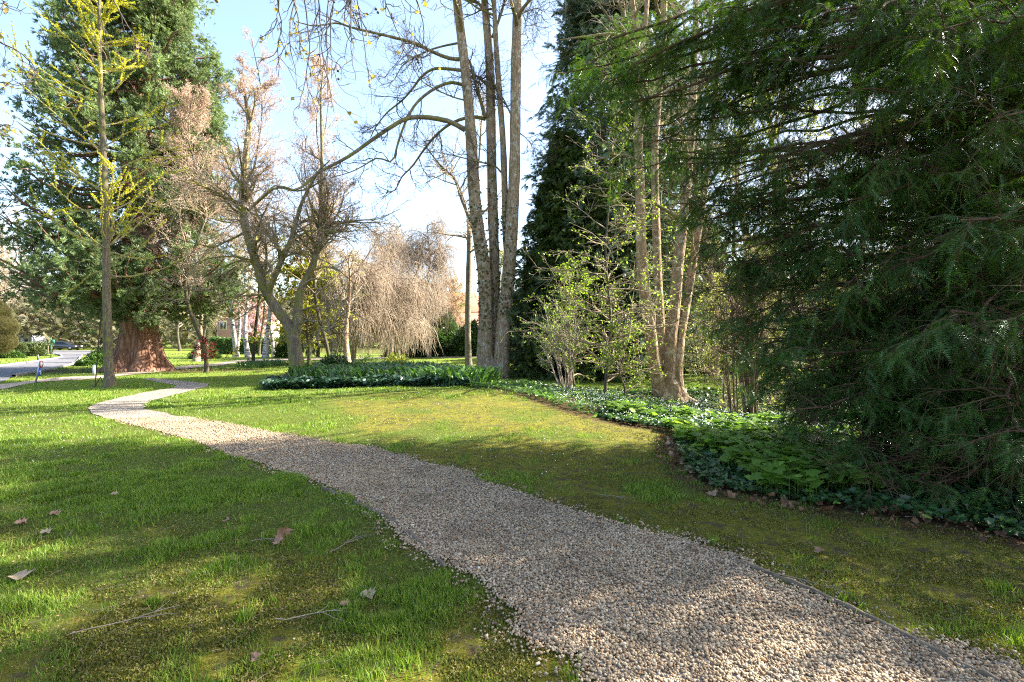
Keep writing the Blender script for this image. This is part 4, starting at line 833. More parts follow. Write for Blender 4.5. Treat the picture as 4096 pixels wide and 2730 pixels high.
mb = MB(); UP = np.concatenate([c0[:, :9], lp[:, ::2]]); UR = np.concatenate([c0r[:, :9], lr[:, ::2]]); a1, r1 = grow(UP, UR, 8, (.2, 1), (35, 65), lambda tt, pl: rng.uniform(.4, 1.3, len(tt)), 6, 0, .2, .5, .004, upend=.3, rmax=.02); tubes(mb, a1, r1, 4); a2, r2 = grow(a1, r1, 4, (.2, 1), (35, 65), (.3, .6), 5, .1, .2, .5, .003); tubes(mb, a2, r2, 3); mb.build('twigs', TWIGM, t)

# ---- conifers
def conifer(name, label, X, d, h, rad, matl, n, fs, pw=.8, droop=.25, z0=.3, tr=.22, seed=0, sub=5, per=4, rise=.2):
    b = A([(X-512)/512*d, d, 0.]); b[2] = H(b[0], b[1]); t = thing(name, label, 'conifer', b)
    P = np.stack([b+A([0, 0, h*k/23-.1*(k == 0)]) for k in range(24)])[None]; Rr = np.linspace(tr, .02, 24)[None]
    mb = MB(); tubes(mb, P, Rr, 9); mb.build('trunk', BARK_DARK, t, smooth=True)
    u = np.sort(rng.uniform(0, 1, n))**1.1; z = z0+(h-z0)*u*.985; az = np.arange(n)*2.39996+rng.normal(0, .5, n)
    L = rad*np.clip(1-u, 0.02, 1)**pw*rng.uniform(.65, 1.12, n)+.15; K = 8; B = np.zeros((n, K, 3))
    for k in range(K):
        s = k/(K-1); B[:, k] = b+np.c_[np.cos(az)*L*s, np.sin(az)*L*s, z+L*(rise*s-droop*s*s*1.6+.12*s**4)]
    B[:, 1:] += rng.normal(0, .04, (n, K-1, 3)); Rb = (.012+.010*L)[:, None]*(1-np.linspace(0, 1, K))+.005; mb = MB(); tubes(mb, B, Rb, 4)
    a, ar = grow(B, Rb, sub, (.2, 1), (40, 70), lambda tt_, pl: pl*rng.uniform(.15, .35, len(tt_))*(1.2-.5*tt_)+.1, 5, -.3, .15, .5, .004, flat=.7); mb.build('boughs', TWIGD, t)
    mb = MB(); p, T = ends(a, per, (.15, 1)); p2, T2_ = ends(B, per*2, (.3, 1)); p = np.concatenate([p, p2]); T = np.concatenate([T, T2_])
    stamp(mb, FROND[0], FROND[1], p+rng.normal(0, .05, p.shape), norm(T+rng.normal(0, .4, T.shape)), rng.uniform(.65, 1.25, len(p))*fs, jit=.6); mb.build('foliage', matl, t); return t
BLUEC = leafm('blue_conifer', [(.06, .10, .06), (.12, .18, .11), (.22, .28, .17)], .35, (1.1, 1.2, .7), .5, .7, .5, .3)
DARKC = leafm('dark_conifer', [(.035, .065, .016), (.065, .11, .028), (.12, .17, .045)], .25, (1.2, 1.2, .5), .5, .8, .5, .3)
GOLDC = leafm('olive_conifer', [(.09, .12, .04), (.15, .18, .065), (.24, .26, .11)], .3, (1.1, 1.1, .7), .5, .7, .4, .3)
conifer('blue_conifer', 'tall broad blue green conifer with gaps behind the maple stems', 602, 24.5, 22, 4.5, BLUEC, 560, .38, .62, .3, 1.5, .3, sub=6, per=5)
conifer('blue_conifer', 'tall olive tinted conifer just right of the broad blue green one', 650, 27, 23, 3.6, GOLDC, 340, .38, .6, .3, 4, .3, sub=5, per=5)
conifer('dark_conifer', 'dense dark green conifer reaching the ground right of the maple', 566, 23, 11, 2.9, DARKC, 560, .30, .62, .25, .25, .2, sub=6, per=6)
conifer('dark_conifer', 'shaded dark conifer behind the pale stemmed shrub', 602, 24, 9, 3.2, DARKC, 400, .30, .5, .25, .2, .2, sub=6, per=5)
# ================================================================ YEW on the right
b = A([9.2, 7.6, 0.]); b[2] = H(b[0], b[1])
t = thing('yew_tree', 'huge dark green yew with drooping feathery boughs sweeping to the ground', 'tree', b)
YB = barkm('yew_bark', (.06, .035, .025), (.20, .11, .07), (.08, .09, .02), .15, 8, .8, 5)
mb = MB(); TP = np.stack([b+A([.1*math.sin(k*.4), .1*math.cos(k*.5), 12*k/23-.15*(k == 0)]) for k in range(24)])[None]; TR = np.linspace(.42, .05, 24)[None]; tubes(mb, TP, TR, 16)
mb.build('trunk', YB, t, smooth=True)
tips = [(548, 66, 10.5), (555, 75, 10.2), (575, 84, 10), (590, 92, 10), (625, 105, 9.6), (640, 128, 9.4), (670, 150, 9.2), (680, 120, 9), (665, 165, 9), (700, 200, 8.4), (705, 225, 8.3), (720, 262, 7.9), (735, 300, 7.4), (760, 345, 7), (740, 320, 7.8), (775, 365, 7), (810, 395, 6.4), (835, 425, 6), (610, 118, 9.5), (640, 60, 10.5), (655, 140, 9), (690, 190, 8.6), (684, 232, 8.2), (700, 250, 8), (715, 292, 7.6), (728, 335, 7.2), (745, 352, 7.8), (775, 395, 6.8), (798, 420, 6.3), (820, 452, 5.9), (855, 472, 5.5), (880, 492, 5.1), (925, 488, 4.9), (965, 478, 4.6), (1000, 455, 4.4),
  (690, 20, 9.2), (705, 70, 8.6), (720, 120, 8.2), (735, 170, 7.8), (745, 215, 7.6), (765, 265, 7.2), (770, 315, 7), (790, 360, 6.6), (700, 110, 9.2), (720, 0, 8), (760, -30, 7), (770, 60, 6.5), (810, 20, 6), (850, 90, 5.6), (800, 150, 6.4), (850, 200, 5.8), (900, 140, 5.2), (900, 260, 5.2), (840, 290, 6), (850, 370, 5.8), (910, 340, 5), (960, 220, 4.6), (980, 330, 4.5), (940, 420, 4.8), (1010, 400, 4.2), (990, 120, 4.6), (940, 30, 5), (1000, 0, 4.6), (890, -20, 5.4), (1040, 300, 4.2), (1060, 200, 4.2),
  (870, 430, 5.6), (1050, 440, 4.0), (830, 330, 6.6), (880, 400, 5.8), (925, 380, 5.4), (820, 240, 6.6), (1100, 350, 4.1)]
tips += [(X+rng.normal(0, 20), Y+rng.normal(0, 18), d_+rng.uniform(-.2, 1.4)) for X, Y, d_ in tips[2:]]
K = 14
LEAD = [TP[0]]
for az, ln in ((3.6, 2.0), (4.5, 2.2), (2.6, 2.0), (1.2, 2.2), (5.6, 1.8), (3.1, 3.0)):
    s = np.linspace(0, 1, 24); LEAD.append(b+np.c_[math.cos(az)*ln*s**.8+.1*np.sin(s*9), math.sin(az)*ln*s**.8, 11.5*s**1.1])
LEAD = A(LEAD); mb = MB(); tubes(mb, LEAD[1:], np.broadcast_to(np.linspace(.19, .03, 24), (6, 24)), 9); mb.build('leaders', YB, t, smooth=True)
def limb(tip, z0=None, arch=.5):
    tip = A(tip, float); hor = np.hypot(*(tip-b)[:2]); z0 = tip[2]+.14*hor*rng.uniform(-.4, 1.) if z0 is None else z0
    z0 = np.clip(z0, .7, 11.0); s = np.linspace(0, 1, K)[:, None]; li = rng.integers(0, len(LEAD)); L_ = LEAD[li]; st = L_[np.argmin(np.abs(L_[:, 2]-z0))]
    p = st*(1-s)+tip*s; p[:, 2] += arch*np.sin(s[:, 0]*math.pi)**1*(.3+.06*hor)*(1-.3*s[:, 0]); side = norm(np.cross(tip-st, A([0, 0, 1.])))
    p += side*np.sin(s*math.pi)*rng.normal(0, .35)+side*np.sin(s*2*math.pi)*rng.normal(0, .15); p[:, 2] += np.sin(s[:, 0]*2*math.pi)*rng.normal(0, .12); p[1:-1] += rng.normal(0, .05, (K-2, 3)); return p
FR = [limb(px(*x)) for x in tips]
nf = len(FR)
for k in range(20):                                   # the rest of the crown, away from the camera
    az = rng.uniform(-2.3, 2.6); z = rng.uniform(1.2, 11); Lh = 4.6*(1-(z/13)**2)*rng.uniform(.7, 1.1)+.6
    FR.append(limb(b+A([math.cos(az)*Lh, math.sin(az)*Lh, z-.1*Lh])))
for k in range(12):                                   # upper crown towards the lawn
    az = rng.uniform(2.0, 4.6); z = rng.uniform(5., 11); Lh = 4.9*(1-(z/13)**2)*rng.uniform(.7, 1.1)+.6
    tp = b+A([math.cos(az)*Lh, math.sin(az)*Lh, z-.1*Lh]); FR.append(limb(tp))
for k in range(9):                                   # boughs reaching past the camera's right side
    az = rng.uniform(-2.2, -.8); z = rng.uniform(2.2, 9.5); Lh = rng.uniform(2.6, 4.8)*(1-(z/13)**2)+.5
    FR.append(limb(b+A([math.cos(az)*Lh, math.sin(az)*Lh, z-.1*Lh])))
FR = A(FR); hor = np.linalg.norm(FR[:, -1]-FR[:, 0], axis=1); FRr = (.010+.0055*hor)[:, None]*(1-np.linspace(0, 1, K)[None])**.8+.006
mb = MB(); tubes(mb, FR, FRr, 7)
V1, V1r = grow(FR[:nf], FRr[:nf], (5.2*hor[:nf]+6).astype(int), (.1, 1), (35, 75), lambda tt, pl: rng.uniform(.35, 1.05, len(tt))*(1.15-.5*tt), 8, -.3, .14, .5, .0025, upend=-.9, flat=.45, rmax=.007)
W1, W1r = grow(FR[nf:], FRr[nf:], 17, (.2, 1), (35, 70), lambda tt, pl: rng.uniform(.5, 1.3, len(tt)), 7, -.4, .12, .5, .004, upend=-.6, flat=.5, rmax=.014)
tubes(mb, V1, V1r, 4); tubes(mb, W1, W1r, 3); mb.build('limbs', YB, t, smooth=True)
V2, V2r = grow(V1, V1r, 8, (.08, 1), (35, 65), lambda tt, pl: rng.uniform(.14, .38, len(tt)), 5, -.3, .12, .5, .0012, upend=-.7, flat=.6, rmax=.002)
W2, W2r = grow(W1, W1r, 6, (.1, 1), (30, 60), lambda tt, pl: rng.uniform(.2, .5, len(tt)), 5, -.4, .12, .5, .002, upend=-.8, flat=.4, rmax=.004)
vis = (V2[:, 0, 1] < 8.5)
mb = MB(); tubes(mb, V2[vis], V2r[vis], 3); mb.build('twigs', plain('yew_twig', (.10, .075, .03), .8, var=.4), t)
YL = leafm('yew_needles', [(.022, .07, .012), (.05, .13, .025), (.12, .23, .06)], .32, (1.7, 1.5, .35), .36, 1.3, .6, .4)
mb = MB(); p, T = ends(V2, 4, (.05, 1)); p2, T2_ = ends(V1, 10, (.1, 1)); p = np.concatenate([p, p2]); T = np.concatenate([T, T2_])
kp = .55*vn(p[:, 0]+.5*p[:, 1], p[:, 2]*1.6, .55, 91)+.45*vn(p[:, 0]-p[:, 1], p[:, 2]*1.5+p[:, 0], .33, 92) > .36; p = p[kp]; T = T[kp]
stamp(mb, YEW[0], YEW[1], p, norm(T*.55+.8*norm(np.cross(T, A([0, 0, 1.]))+.3*rng.normal(size=T.shape))*rng.choice([-1, 1], (len(p), 1))+A([0, 0, -.3])), rng.uniform(.10, .23, len(p)), jit=.35); print('yew sprays', len(p))
p, T = ends(W2, 4, (.1, 1)); kp = .6*vn(p[:, 0]+.4*p[:, 1], p[:, 2]*1.3, .9, 93)+.4*vn(p[:, 0]-p[:, 1], p[:, 2], .5, 94) > .5; p = p[kp]; T = T[kp]; stamp(mb, YEW2[0], YEW2[1], p, norm(T+rng.normal(0, .4, T.shape)), rng.uniform(.18, .34, len(p)), jit=.6); print(len(p))
mb.build('foliage', YL, t)

# ================================================================ understorey
def leafy(name, label, X, d, h, rad, matl, n1=60, size=.06, nleaf=8, z0=.15, tr=.06, group=None, tilt=0., tpl=OVAL, lean=0., up=.15, ang=(55, 85), cat='tree', sub=6, sub2=5):
    b = A([(X-512)/512*d, d, 0.]); b[2] = H(b[0], b[1]); t = thing(name, label, cat, b, group)
    P = np.stack([b+A([lean*(k/23)**1.5+.08*math.sin(k*.5+X), .08*math.cos(k*.4+X), h*k/23-.1*(k == 0)]) for k in range(24)])[None]; Rr = np.linspace(tr, .01, 24)[None]
    mb = MB(); tubes(mb, P, Rr, 8); mb.build('trunk', BARK_DARK, t, smooth=True)
    a, ar = grow(P, Rr, n1, (z0, 1), ang, lambda tt, pl: rad*(1.15-.75*tt)*rng.uniform(.5, 1.1, len(tt)), 9, up, .12, .5, .004, upend=-.1, rmax=.03)
    a1, r1 = grow(a, ar, sub, (.2, 1), (30, 65), (.2, .45), 6, .05, .12, .5, .003, flat=.7); a2, r2 = grow(a1, r1, sub2, (.15, 1), (30, 65), (.3, .6), 4, 0, .12, .5, .0025, flat=.7)
    mb = MB(); tubes(mb, a, ar, 4); tubes(mb, a1, r1, 3); tubes(mb, a2, r2, 3); mb.build('branches', TWIGM, t)
    mb = MB(); p, T = ends(a2, nleaf, (.1, 1)); stamp(mb, tpl[0]*A([1, 1.5, 1]), tpl[1], p+rng.normal(0, .03, p.shape), norm(T+rng.normal(0, .7, T.shape)+A([0, 0, -.1])), rng.uniform(.7, 1.3, len(p))*size, jit=.35); mb.build('crown', matl, t); return t
FRESH = leafm('fresh_leaf', [(.15, .27, .03), (.23, .36, .05), (.32, .42, .09)], .5, (1.3, 1.3, .5), .45, .8, .35)
PALEG = leafm('pale_green_leaf', [(.22, .28, .06), (.34, .38, .11), (.46, .46, .20)], .5, (1.2, 1.2, .6), .45, .8, .3)
leafy('hornbeam_tree', 'young hornbeam with sprays of fresh green leaves left of the forked plane', 608, 15.2, 8.0, 2.6, FRESH, 60, .065, 2, .02, sub2=4)
leafy('hornbeam_tree', 'low spreading fresh green sapling in front of the dark conifers', 575, 18, 4.2, 2.3, FRESH, 44, .08, 2, .05, .045)
leafy('hornbeam_tree', 'small sapling with bright leaves at the foot of the forked plane', 622, 14.5, 2.0, 1.1, FRESH, 26, .065, 2, .05, .03)
leafy('hazel_sapling', 'pale leaved sapling thicket right of the forked plane base', 726, 14.4, 4.0, 1.5, PALEG, 40, .06, 3, .02, .025, sub=5)
leafy('hazel_sapling', 'thin pale leaved sapling between forked plane and coppice stems', 704, 20.5, 4.2, 1.6, PALEG, 34, .06, 3, .02, .022, sub=5)
leafy('hazel_sapling', 'pale leaved shrub seen through the coppice stems', 758, 14.5, 2.6, 1.8, PALEG, 40, .06, 3, .02, .022, sub=5)
def stems(name, label, X, Y, n, h, spread, r, matl, cat, lean=.0, twig=True, leafm_=None):
    b = gp(X, Y); t = thing(name, label, cat, b); e = rng.normal(0, 1, (n, 2)); K = 8; P = np.zeros((n, K, 3)); h_ = h*rng.uniform(.6, 1.1, n)
    for k in range(K):
        s = k/(K-1); P[:, k, 0] = b[0]+e[:, 0]*(.35*spread+spread*s)+lean*s+rng.normal(0, .02, n); P[:, k, 1] = b[1]+e[:, 1]*(.3*spread+spread*s*.8); P[:, k, 2] = b[2]-.05+h_*s
    Rr = (r*rng.uniform(.5, 1.6, n))[:, None]*np.linspace(1, .45, K)+.002
    for i in range(n):
        mb = MB(); tubes(mb, P[i], Rr[i], 7); mb.build('stem', matl, t, smooth=True)
    if twig:
        a, ar = grow(P, Rr, 6, (.4, 1), (25, 60), (.2, .5), 6, .1, .12, .5, .003); a1, r1 = grow(a, ar, 4, (.2, 1), (30, 60), (.3, .6), 5, .1, .12, .5, .0025); mb = MB(); tubes(mb, a, ar, 4); tubes(mb, a1, r1, 3); mb.build('twigs', matl, t)
        if leafm_:
            mb = MB(); p, T = ends(a1, 3, (.2, 1)); stamp(mb, OVAL[0]*A([1, 1.5, 1]), OVAL[1], p, rdir(len(p)), rng.uniform(.04, .08, len(p)), jit=.5); mb.build('leaves', leafm_, t)
    return t
stems('pale_stemmed_shrub', 'shrub of slim pale upright stems between maple and forked plane', 566, 392, 16, 2.3, .30, .014, TWIGP, 'shrub', -.2, True, FRESH)
stems('coppice_clump', 'clump of brown coppice stems rising behind the maple seedlings', 750, 420, 22, 3.6, .17, .035, BARK_BROWN, 'shrub', -.15, True, None)
stems('coppice_rods', 'thin brown rods standing left of the brown coppice clump', 733, 418, 9, 3.0, .13, .012, BARK_BROWN, 'shrub', -.3, False)
for (X, Y, r, h, ln, lb) in ((771, 408, .11, 5.5, .5, 'mossy leaning trunk just right of the coppice clump'), (792, 396, .05, 5, .1, 'thin upright trunk under the yew boughs'),):
    b = gp(X, Y); t = thing('young_trunk_tree', lb, 'tree', b); P = np.stack([b+A([ln*s+.05*math.sin(s*7), .05*math.cos(s*5), h*s-.1*(s == 0)]) for s in np.linspace(0, 1, 16)])[None]; Rr = np.linspace(r, r*.4, 16)[None]
    mb = MB(); tubes(mb, P, Rr, 9); mb.build('trunk', BARK_MOSS, t, smooth=True); mb = MB(); a, ar = grow(P, Rr, 16, (.4, 1), (40, 70), lambda tt, pl: rng.uniform(.8, 2, len(tt)), 8, .2, .12, .5, .004, rmax=.02); a1, r1 = grow(a, ar, 5, (.2, 1), (30, 60), (.3, .6), 5, .1, .15, .5, .003); tubes(mb, a, ar, 4); tubes(mb, a1, r1, 3); mb.build('branches', TWIGM, t)

# ================================================================ weeping tree and its neighbours
def weeping(label, X, d, h, rad, twm, n1=26, n2=16, n3=9, X2=None, flatz=.55, Lmax=3.2):
    b = A([(X-512)/512*d, d, 0.]); b[2] = H(b[0], b[1]); t = thing('weeping_tree', label, 'tree', b)
    P = np.stack([b+A([.12*math.sin(k*.5+X), .1*math.cos(k*.4), h*k/19-.1*(k == 0)]) for k in range(20)])[None]; Rr = np.linspace(.2, .04, 20)[None]
    mb = MB(); tubes(mb, P, Rr, 9); a, ar = grow(P, Rr, n1, (.35, 1), (50, 80), lambda tt, pl: rad*rng.uniform(.5, 1.1, len(tt)), 10, .6, .1, .45, .02, upend=-1.6); tubes(mb, a, ar, 5); mb.build('trunk', plain('weeping_bark', (.25, .20, .15), .9, var=.4), t, smooth=True)
    w, wr = grow(a, ar, n2, (.15, 1), (40, 90), lambda tt, pl: rng.uniform(.5, 1.5, len(tt)), 6, -.8, .15, .4, .006, upend=-1.5); mb = MB(); tubes(mb, w, wr, 3)
    w2, w2r = grow(w, wr, n3, (.1, 1), (30, 90), lambda tt, pl: rng.uniform(.4, Lmax, len(tt))**1., 7, -3, .14, .5, .005, upend=-2.5); w2[..., 2] = np.maximum(w2[..., 2], b[2]+.25+.5*rng.uniform(size=(len(w2), 1))); tubes(mb, w2, w2r, 3); mb.build('hanging_twigs', twm, t); return t
WP = plain('weeping_twig', (.36, .28, .20), .9, var=.3)
weeping('broad weeping tree with a curtain of hanging pinkish brown twigs', 352, 36, 7.2, 4.2, WP, 30, 18, 9, Lmax=3.2)
weeping('lower weeping tree trailing brown twigs to the lawn at its right', 398, 38, 5.2, 4.2, WP, 26, 16, 8, Lmax=2.2)
weeping('tall narrow weeping birch with pale hanging twigs', 428, 44, 11.5, 2.6, WP, 36, 14, 8, Lmax=2.6)
weeping('tall weeping birch behind the yellow green tree', 390, 48, 12, 3., WP, 34, 13, 8, Lmax=2.6)
leafy('yellow_green_tree', 'round yellow green leafing tree behind the mossy tree', 308, 32, 8.0, 3.2, leafm('spring_leaf', [(.24, .27, .03), (.34, .35, .05), (.42, .42, .08)], .45, (1.2, 1.2, .4), .5, .5, .35), 60, .17, 6, .15, .14)
conifer('dark_fir', 'dark fir showing behind the yellow green tree', 318, 50, 14.5, 3., DARKC, 160, .55, .8, .3, 1, .2, sub=5, per=4)

# ================================================================ evergreen masses, hedges, topiary
LAUR = leafm('laurel_leaf', [(.03, .075, .015), (.06, .13, .03), (.13, .21, .07)], .2, (1.2, 1.3, .5), .3, .7, .5, .5)
HEDG = leafm('hedge_leaf', [(.045, .10, .02), (.08, .16, .035), (.14, .22, .06)], .3, (1.2, 1.3, .5), .45, .8, .4)
TOPI = leafm('topiary_leaf', [(.05, .075, .02), (.085, .12, .03), (.14, .17, .06)], .2, (1.2, 1.2, .5), .5, 1.5, .35)
bush('laurel_mass', 'big rounded glossy laurel behind the lawn left of the slender tree', 'shrub', 436, 354, 58, 46, LAUR, OVAL, 16000, .30, d=47)
bush('laurel_mass', 'second glossy evergreen shrub right behind the slender tree', 'shrub', 470, 355, 36, 34, LAUR, OVAL, 9000, .28, d=45)
bush('laurel_mass', 'low dark evergreen shrub under the weeping twigs', 'shrub', 405, 354, 44, 17, LAUR, OVAL, 7000, .28, d=50)
bush('round_shrub', 'fresh green rounded shrub by the birches', 'bush', 287, 354, 22, 26, HEDG, OVAL, 4000, .25, d=50)
def hedge(label, X0, X1, d, h, w, matl, n, size, name='clipped_hedge', d2=None):
    d2 = d2 or d; a = A([(X0-512)/512*d, d, 0.]); c = A([(X1-512)/512*d2, d2, 0.]); a[2] = H(a[0], a[1]); c[2] = H(c[0], c[1]); t = thing(name, label, 'hedge', a)
    u = rng.uniform(0, 1, n)[:, None]; ax = norm(c-a); nn = A([-ax[1], ax[0], 0]); f = rng.integers(0, 3, n); v = rng.uniform(-1, 1, n); z = rng.uniform(0, 1, n)
    v = np.where(f == 0, -1, np.where(f == 1, 1, v))*w/2; z = np.where(f == 2, 1, z); p = a+(c-a)*u+nn*v[:, None]*(1+.1*np.sin(u*40))
    p[:, 2] += z*h*(1+.1*vn(u[:, 0]*40, u[:, 0]*0, 3, 7)); p += rng.normal(0, .07, p.shape); mb = MB(); stamp(mb, OVAL[0], OVAL[1], p, rdir(n), rng.uniform(.7, 1.3, n)*size, jit=1); mb.build('foliage', matl, t)
    mb = MB(); K = 12; s = np.linspace(0, 1, K)[:, None]; q = a+(c-a)*s; st = np.stack([q, q+A([0, 0, h*.85])], 1); tubes(mb, st, np.full((K, 2), .04), 5); mb.build('stems', TWIGM, t); return t
hedge('long clipped green hedge behind the birch trunks', 214, 276, 62, 1.75, 1.4, HEDG, 16000, .2)
hedge('clipped box hedge behind the drive at the far left', 8, 48, 62, 1.2, 1.2, TOPI, 8000, .17)
bush('topiary_dome', 'clipped round dome rising from the box hedge', 'topiary', 21, 358, 12, 13, TOPI, OVAL, 3500, .13, d=58, shell=.9)
bush('clipped_shrub', 'loose green shrub left of the green post', 'bush', 37, 357, 17, 12, TOPI, OVAL, 2600, .16, d=54)
bush('clipped_shrub', 'low spreading shrub at the far left bank', 'bush', 12, 359, 22, 8, HEDG, OVAL, 2600, .16, d=48)
bush('cloud_pruned_shrub', 'flat topped clipped shrub left of the ginkgo trunk', 'topiary', 97, 366, 22, 12, HEDG, OVAL, 4200, .12, d=33.5, shell=.8)
bush('cloud_pruned_shrub', 'small clipped tier between ginkgo trunk and sequoia', 'topiary', 116, 366, 12, 9, HEDG, OVAL, 2200, .12, d=33, shell=.8)
bush('cloud_pruned_shrub', 'loose low evergreen skirt below the clipped shrub by the drive', 'topiary', 88, 367, 22, 7, HEDG, OVAL, 2600, .13, d=33)
bush('dark_shrub', 'shaded dark shrub behind the clipped shrub', 'bush', 104, 362, 32, 16, DARKC, OVAL, 4000, .18, d=38)
bush('dark_shrub', 'brownish shrub in front of the hedge behind the sequoia', 'bush', 205, 356, 30, 14, HEDG, OVAL, 4000, .16, d=46)
def topcone(label, X, d, h, r):
    b = A([(X-512)/512*d, d, 0.]); b[2] = H(b[0], b[1]); t = thing('topiary_conifer', label, 'topiary', b); n = 24000; z = rng.uniform(0, 1, n)**.9; az = rng.uniform(0, 6.28, n)
    tier = .78+.22*np.abs(np.sin(z*9)); rr = r*np.sin(np.clip(z*2.6+.5, 0, 3.1))**.6*tier; p = b+np.c_[rr*np.cos(az), rr*np.sin(az), .5+z*(h-.5)]+rng.normal(0, .05, (n, 3)); mb = MB(); stamp(mb, TUFT[0], [TUFT[1][1]], p, norm(np.c_[np.cos(az), np.sin(az), .6+0*az]+rng.normal(0, .3, (n, 3))), rng.uniform(.14, .26, n), jit=1); mb.build('crown', leafm('clipped_conifer', [(.08, .075, .03), (.14, .13, .05), (.2, .18, .08)], .15, None, .6, 1, .4), t)
    mb = MB(); disc(mb, b+A([0, 0, h*.4]), .22, h*.8+.2, (0.05, 0, 1), 10, r2=.08); mb.build('trunk', BARK_DARK, t)
topcone('tall clipped brownish green conifer cut by the left picture edge', -8, 46, 5.2, 1.7)
# red Japanese maple
b = gp(207.5, 372.5); t = thing('red_maple', 'small red leaved Japanese maple on the far lawn', 'tree', b)
P = np.stack([b+A([.05*math.sin(k), 0, 1.55*k/11-.05*(k == 0)]) for k in range(12)])[None]; Rr = np.linspace(.03, .01, 12)[None]; mb = MB(); tubes(mb, P, Rr, 7); mb.build('trunk', TWIGM, t)
a, ar = grow(P, Rr, 20, (.3, 1), (55, 80), lambda tt, pl: (1.05-.55*tt)*rng.uniform(.6, 1.1, len(tt)), 7, .2, .1, .5, .005); a1, r1 = grow(a, ar, 6, (.2, 1), (30, 60), (.3, .5), 4, 0, .1, .5, .003, flat=.8); mb = MB(); tubes(mb, a, ar, 4); tubes(mb, a1, r1, 3); mb.build('branches', TWIGD, t)
mb = MB(); p, T = ends(a1, 9, (.1, 1)); stamp(mb, MAPLE[0], MAPLE[1], p, rdir(len(p), 0, .4), rng.uniform(.04, .09, len(p)), jit=.3); mb.build('crown', leafm('red_leaf', [(.12, .02, .02), (.2, .035, .03), (.32, .07, .06)], .4, (1.3, 1, .8), .5, 3, .3), t)
# ================================================================ background trees
def bare(name, label, X, d, h, rad, tw, leafmat=None, n1=34, nl=2, ls=.1, tr=.22, group=None, bark=None, z0=.25, sub=6, sub2=5, up=.3, white=False):
    b = A([(X-512)/512*d, d, 0.]); b[2] = H(b[0], b[1]); t = thing(name, label, 'tree', b, group)
    P = np.stack([b+A([.02*h*math.sin(k*.3+X), .02*h*math.cos(k*.35+X), h*k/23-.1*(k == 0)]) for k in range(24)])[None]; Rr = np.linspace(tr, .03, 24)[None]*(1+.4*np.exp(-np.arange(24)[None]*1.2))
    mb = MB(); tubes(mb, P, Rr, 9); mb.build('trunk', bark or BARK_DARK, t, smooth=True)
    a, ar = grow(P, Rr, n1, (z0, 1), (35, 65), lambda tt, pl: rad*(1.25-.85*tt)*rng.uniform(.6, 1.15, len(tt)), 9, up, .13, .5, .012, upend=.3, rmax=.07)
    a1, r1 = grow(a, ar, sub, (.2, 1), (30, 65), (.25, .5), 6, .15, .15, .5, .008); a2, r2 = grow(a1, r1, sub2, (.15, 1), (30, 65), (.3, .6), 5, .1, .17, .5, .006); a3, r3 = grow(a2, r2, 3, (.15, 1), (30, 65), (.35, .7), 4, .1, .17, .5, .005)
    mb = MB(); tubes(mb, a, ar, 5); tubes(mb, a1, r1, 4); tubes(mb, a2, r2, 3); tubes(mb, a3, r3, 3); mb.build('branches', tw, t)
    if leafmat: mb = MB(); p, T = ends(a3, nl, (.1, 1)); stamp(mb, LEAF[0], LEAF[1], p+rng.normal(0, .05, p.shape), rdir(len(p)), rng.uniform(.6, 1.3, len(p))*ls, jit=1); mb.build('leaves', leafmat, t)
    return t
BUDM = leafm('pale_bud', [(.36, .28, .16), (.46, .37, .22), (.55, .47, .3)], .3, (1.1, 1.1, .8), .6, .5, .25)
GBUD = leafm('green_bud', [(.20, .25, .06), (.30, .33, .09), (.38, .38, .15)], .4, (1.2, 1.2, .6), .5, .5, .3)
t0 = bare('bare_tree', 'large pale bare tree at the far left beyond the drive', 4, 66, 17.5, 6.5, TWIGP, BUDM, 42, 2, .13, .4)
dup(t0, (-92, 92, 0), 2., 1., 'bare tree just beyond the left picture edge past the caravan')
for X, d, rz, sc, lb in ((40, 96, 1, .8, 'lower bare tree behind the caravan'), (70, 104, 3, .85, 'pale bare tree behind the parked dark car'), (100, 100, 4, .72, 'bare tree seen through the ginkgo above the drive')):
    dup(t0, ((X-512)/512*d, d, 0), rz, sc, lb)
t1 = bare('budding_tree', 'tree with tiny green buds between sequoia and mossy tree', 205, 62, 13, 4, TWIGP, GBUD, 36, 3, .14, .2)
for X, d, rz, sc, lb in ((180, 80, 1.4, 1.05, 'budding tree standing behind the sequoia boughs'), (340, 84, 2.2, .95, 'budding tree behind the weeping tree'), (455, 70, .4, .75, 'rusty budding tree over the laurel'), (500, 60, 3, .9, 'budding tree glimpsed between the maple stems'), (215, 95, 5, .9, 'distant budding tree over the clipped hedge'), (150, 90, 4.2, .8, 'distant budding tree under the sequoia boughs')):
    dup(t1, ((X-512)/512*d, d, 0), rz, sc, lb)
# copper-budded tree right of the weeping birches
bare('copper_tree', 'small tree with orange buds behind the slender tree', 448, 52, 7.5, 2.6, TWIGP, leafm('copper_bud', [(.38, .22, .10), (.5, .32, .16), (.6, .42, .24)], .35, (1.1, 1., .8), .6, .5, .25), 30, 3, .12, .12)
bare('copper_tree', 'tall thin tree with orange brown twigs left of the mossy fork', 262, 56, 14.5, 1.8, TWIGP, bpy.data.materials['copper_bud'], 40, 2, .11, .12)
